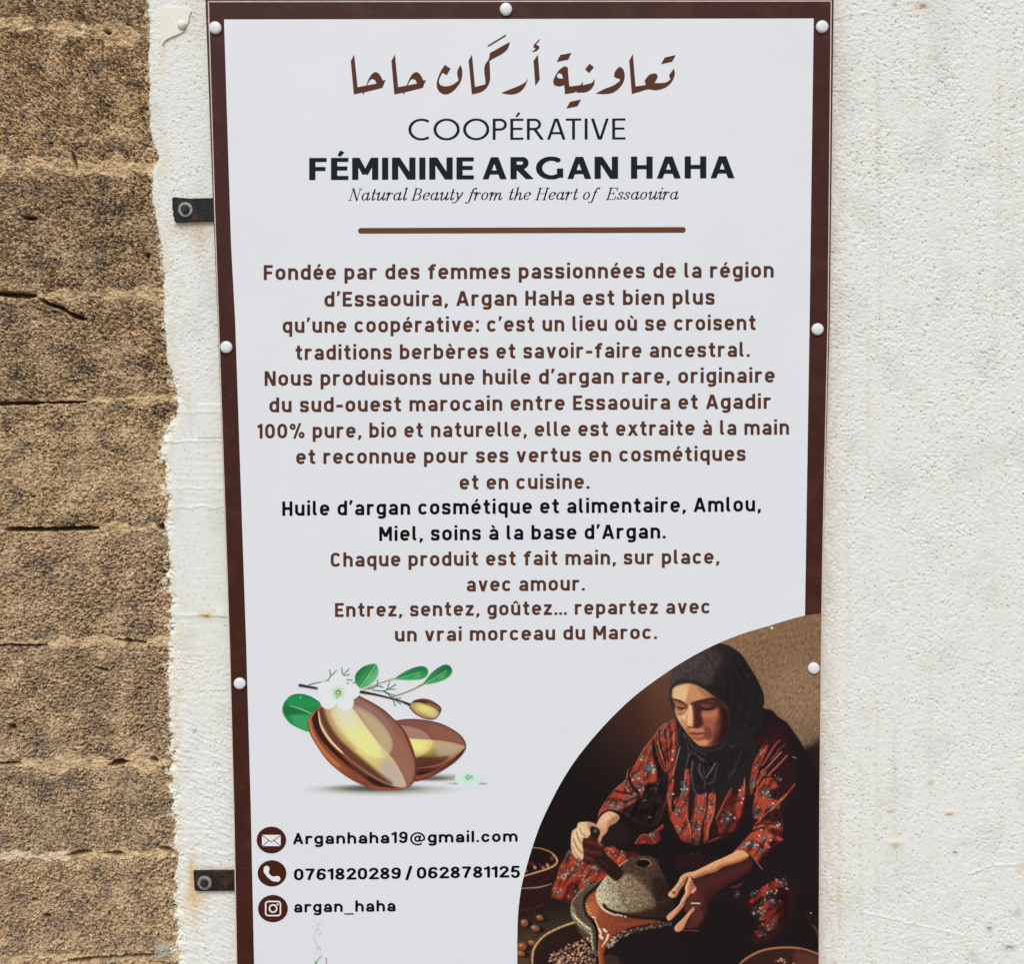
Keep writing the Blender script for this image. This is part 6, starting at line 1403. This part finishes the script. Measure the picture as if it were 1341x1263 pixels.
# steel frame behind the board
fr = empty('support_frame', base); parent_at(fr, sign); fr.location = base
import bmesh as _bm
def tube_frame():
    g = np.array(outline(4.0, GL, GR)); i = np.array(outline(-24.0))
    bm = _bm.new()
    yf, yk = YB + .0036, -.0145
    def ring(pts, y):
        w = to_world(pts[:, 0], pts[:, 1], YB); return [bm.verts.new((p[0], y, p[2])) for p in w]
    a, b, c, d = ring(g, yf), ring(i, yf), ring(g, yk), ring(i, yk)
    n = len(g)
    for k in range(n):
        m = (k + 1) % n
        for q in ((a[k], a[m], b[m], b[k]), (c[k], d[k], d[m], c[m]), (a[k], c[k], c[m], a[m]), (b[k], b[m], d[m], d[k])): bm.faces.new(q)
    _bm.ops.recalc_face_normals(bm, faces=bm.faces[:])
    me = bpy.data.meshes.new('frame_tube'); bm.to_mesh(me); bm.free(); me.materials.append(M_TUBE)
    return me
bpy.data.objects.remove(fr)
part('support_frame', tube_frame(), sign, 'thin dark steel frame behind the panel')

def field_part(name, xs, ys, F, m, y, label=None, root=None, canvas=None, smooth=False):
    p, cnt, idx = contour_mesh(xs, ys, F)
    col = None
    if canvas is not None:
        fi = np.clip((p[:, 0] - xs[0]) / (xs[1] - xs[0]), 0, len(xs) - 1.001); fj = np.clip((p[:, 1] - ys[0]) / (ys[1] - ys[0]), 0, len(ys) - 1.001)
        i, j = fi.astype(int), fj.astype(int); a, b = (fi - i)[:, None], (fj - j)[:, None]
        K = canvas
        col = alb((K[j, i] * (1 - a) + K[j, i + 1] * a) * (1 - b) + (K[j + 1, i] * (1 - a) + K[j + 1, i + 1] * a) * b)
    return part(name, make_mesh(name, to_world(p[:, 0], p[:, 1], y), cnt, idx, m, col, smooth), root or sign, label, base)
YT = YB - .0007
INKM = {BROWN: M_BROWN, BLACK: M_BLACK, INK: M_INK}
LAB = {'coop': 'dark capitals reading COOPÉRATIVE', 'fem': 'bold dark capitals reading FÉMININE ARGAN HAHA', 'tag': 'small italic tagline'}
for s, c, (xs, ys, F) in all_lines():
    field_part('text_line', xs, ys, F, INKM[c], YT, LAB.get(s) or ('black line of text' if c == BLACK else None))
field_part('text_line', *arabic_field(), M_BROWN, YT, 'brown Arabic heading')
xs, ys = np.arange(464, 904, .8), np.arange(292, 312, .5)
X, Y = np.meshgrid(xs, ys)
field_part('divider_line', xs, ys, line_sd(X, Y, [(472.6, 302.2), (894.4, 301.0)], 3.7), M_RULE, YT)
# contact icons
def icon(cx, cy, rx, ry, what):
    xs, ys = np.arange(cx - 22, cx + 22, .4), np.arange(cy - 21, cy + 21, .4)
    X, Y = np.meshgrid(xs, ys)
    disc = (np.hypot((X - cx) / rx, (Y - cy) / ry) - 1) * rx
    o = field_part('contact_icon', xs, ys, disc, M_DISC, YT, what[1])
    def Z(*p): return _t(330, 1080, 9.715, p)
    if what[0] == 'mail':
        (x0, y0), (x1, y1) = Z((127, 137), (365, 280))
        f = np.maximum(np.maximum(x0 - X, X - x1), np.maximum(y0 - Y, Y - y1))
        for ln in (Z((132, 145), (245, 230), (360, 145)), Z((135, 278), (215, 207)), Z((360, 276), (277, 207))): f = np.maximum(f, -line_sd(X, Y, ln, .5))
    elif what[0] == 'phone':
        f = line_sd(X, Y, spline(Z((186, 568), (183, 610), (215, 660), (265, 695), (325, 697)), False, 6), .5 * np.interp(np.linspace(0, 1, 25), [0, .18, .36, .64, .82, 1], [7.6, 7.0, 4.6, 4.6, 6.6, 7.4]))
    else:
        (ax, ay), = Z((268, 1075))
        qx, qy = np.abs(X - ax) - 6.2, np.abs(Y - ay) - 5.8
        sq = np.hypot(np.maximum(qx, 0), np.maximum(qy, 0)) + np.minimum(np.maximum(qx, qy), 0) - 4.4
        f = np.minimum(np.abs(sq + .95) - .95, np.abs(np.hypot(X - ax, Y - ay) - 4.75) - 1.0)
        f = np.minimum(f, np.hypot(X - Z((325, 0))[0][0], Y - Z((0, 1022))[0][1]) - 1.35)
    field_part(what[2], xs, ys, f, M_GLYPH, YT - .0002, None, o)
icon(355.4, 1100.9, 19.3, 17.6, ('mail', 'round brown icon with an envelope', 'envelope_mark'))
icon(356.2, 1144.6, 18.8, 17.2, ('phone', 'round brown icon with a handset', 'handset_mark'))
icon(357.4, 1190.8, 19.5, 17.9, ('cam', 'round brown icon with a camera outline', 'camera_mark'))
# printed pictures
pc, psd = paint_photo()
bx = np.interp(pc.Y, [p[1] for p in RIGHT], [p[0] for p in RIGHT]) - 1.3
psd = np.maximum(np.maximum(psd, pc.X - bx), pc.Y - 1350)
field_part('printed_photo', pc.xs, pc.ys, psd, M_DARKPR, YB - .0006, 'printed photo of a woman in a black headscarf grinding nuts by hand', canvas=pc.C * .95)
for fn, nm, lb in ((paint_nuts, 'nut_illustration', 'drawing of two shiny brown nuts with green leaves and white blossom'), (paint_drip, 'printed_leaf', None)):
    k = fn()
    field_part(nm, k.xs, k.ys, .03 - k.A, M_PRINT, YB - .0006, lb, canvas=k.C)
# screw caps
cap_me = lathe('screw_cap', [(.0094, 0), (.0095, .0016), (.0092, .0028), (.0082, .0039), (.0062, .0046), (.0034, .0050), (.0010, .0051)], M_CAP)
for k, (x, y) in enumerate(((282.3, 36.6), (662.6, 12.3), (1076.2, 35.2), (296.7, 454.8), (1070.3, 431.4), (314.2, 895.3), (1065.2, 875.4))):
    o = part('screw_cap', cap_me, sign, None, base)
    o.location = to_world(x, y, YB - .0006); o['group'] = 'white caps over the screws'
# flat bar brackets, bolted to the wall and welded to the frame
def bracket(pts, bc, m, label):
    o = part('bracket', slab_mesh('bracket', pts[::-1], -.0185, -.0125, m, .0006), sign, label, base)
    w = to_world(*bc, -.0186)
    a = part('washer', lathe('washer', [(.0116, -.001), (.0116, .0014), (.0108, .0020), (.0062, .0021), (.006, .0012)], M_WASHER, 30), o, None, base); a.location = w
    b = part('bolt', lathe('bolt', [(.0064, 0), (.0064, .0045), (.0056, .0056), (.002, .0058)], M_BOLT, 6, False), o, None, base); b.location = w + np.array((0, -.0008, 0))
bracket([(226.2, 259), (229, 258.6), (250, 260.4), (296, 259), (300, 289), (277, 289.4), (250, 290), (231, 291.2), (228.6, 289), (228.8, 285), (227, 283), (227.6, 277), (226.4, 275)], (243, 274.8), M_BRACKET, 'upper black flat bar bracket')
bracket([(253.8, 1141.2), (280, 1140.8), (325, 1141), (326, 1166.8), (300, 1166.6), (262, 1167), (255.4, 1166), (254.6, 1154)], (268, 1156.8), M_BRACKET2, 'lower rusty brown flat bar bracket')
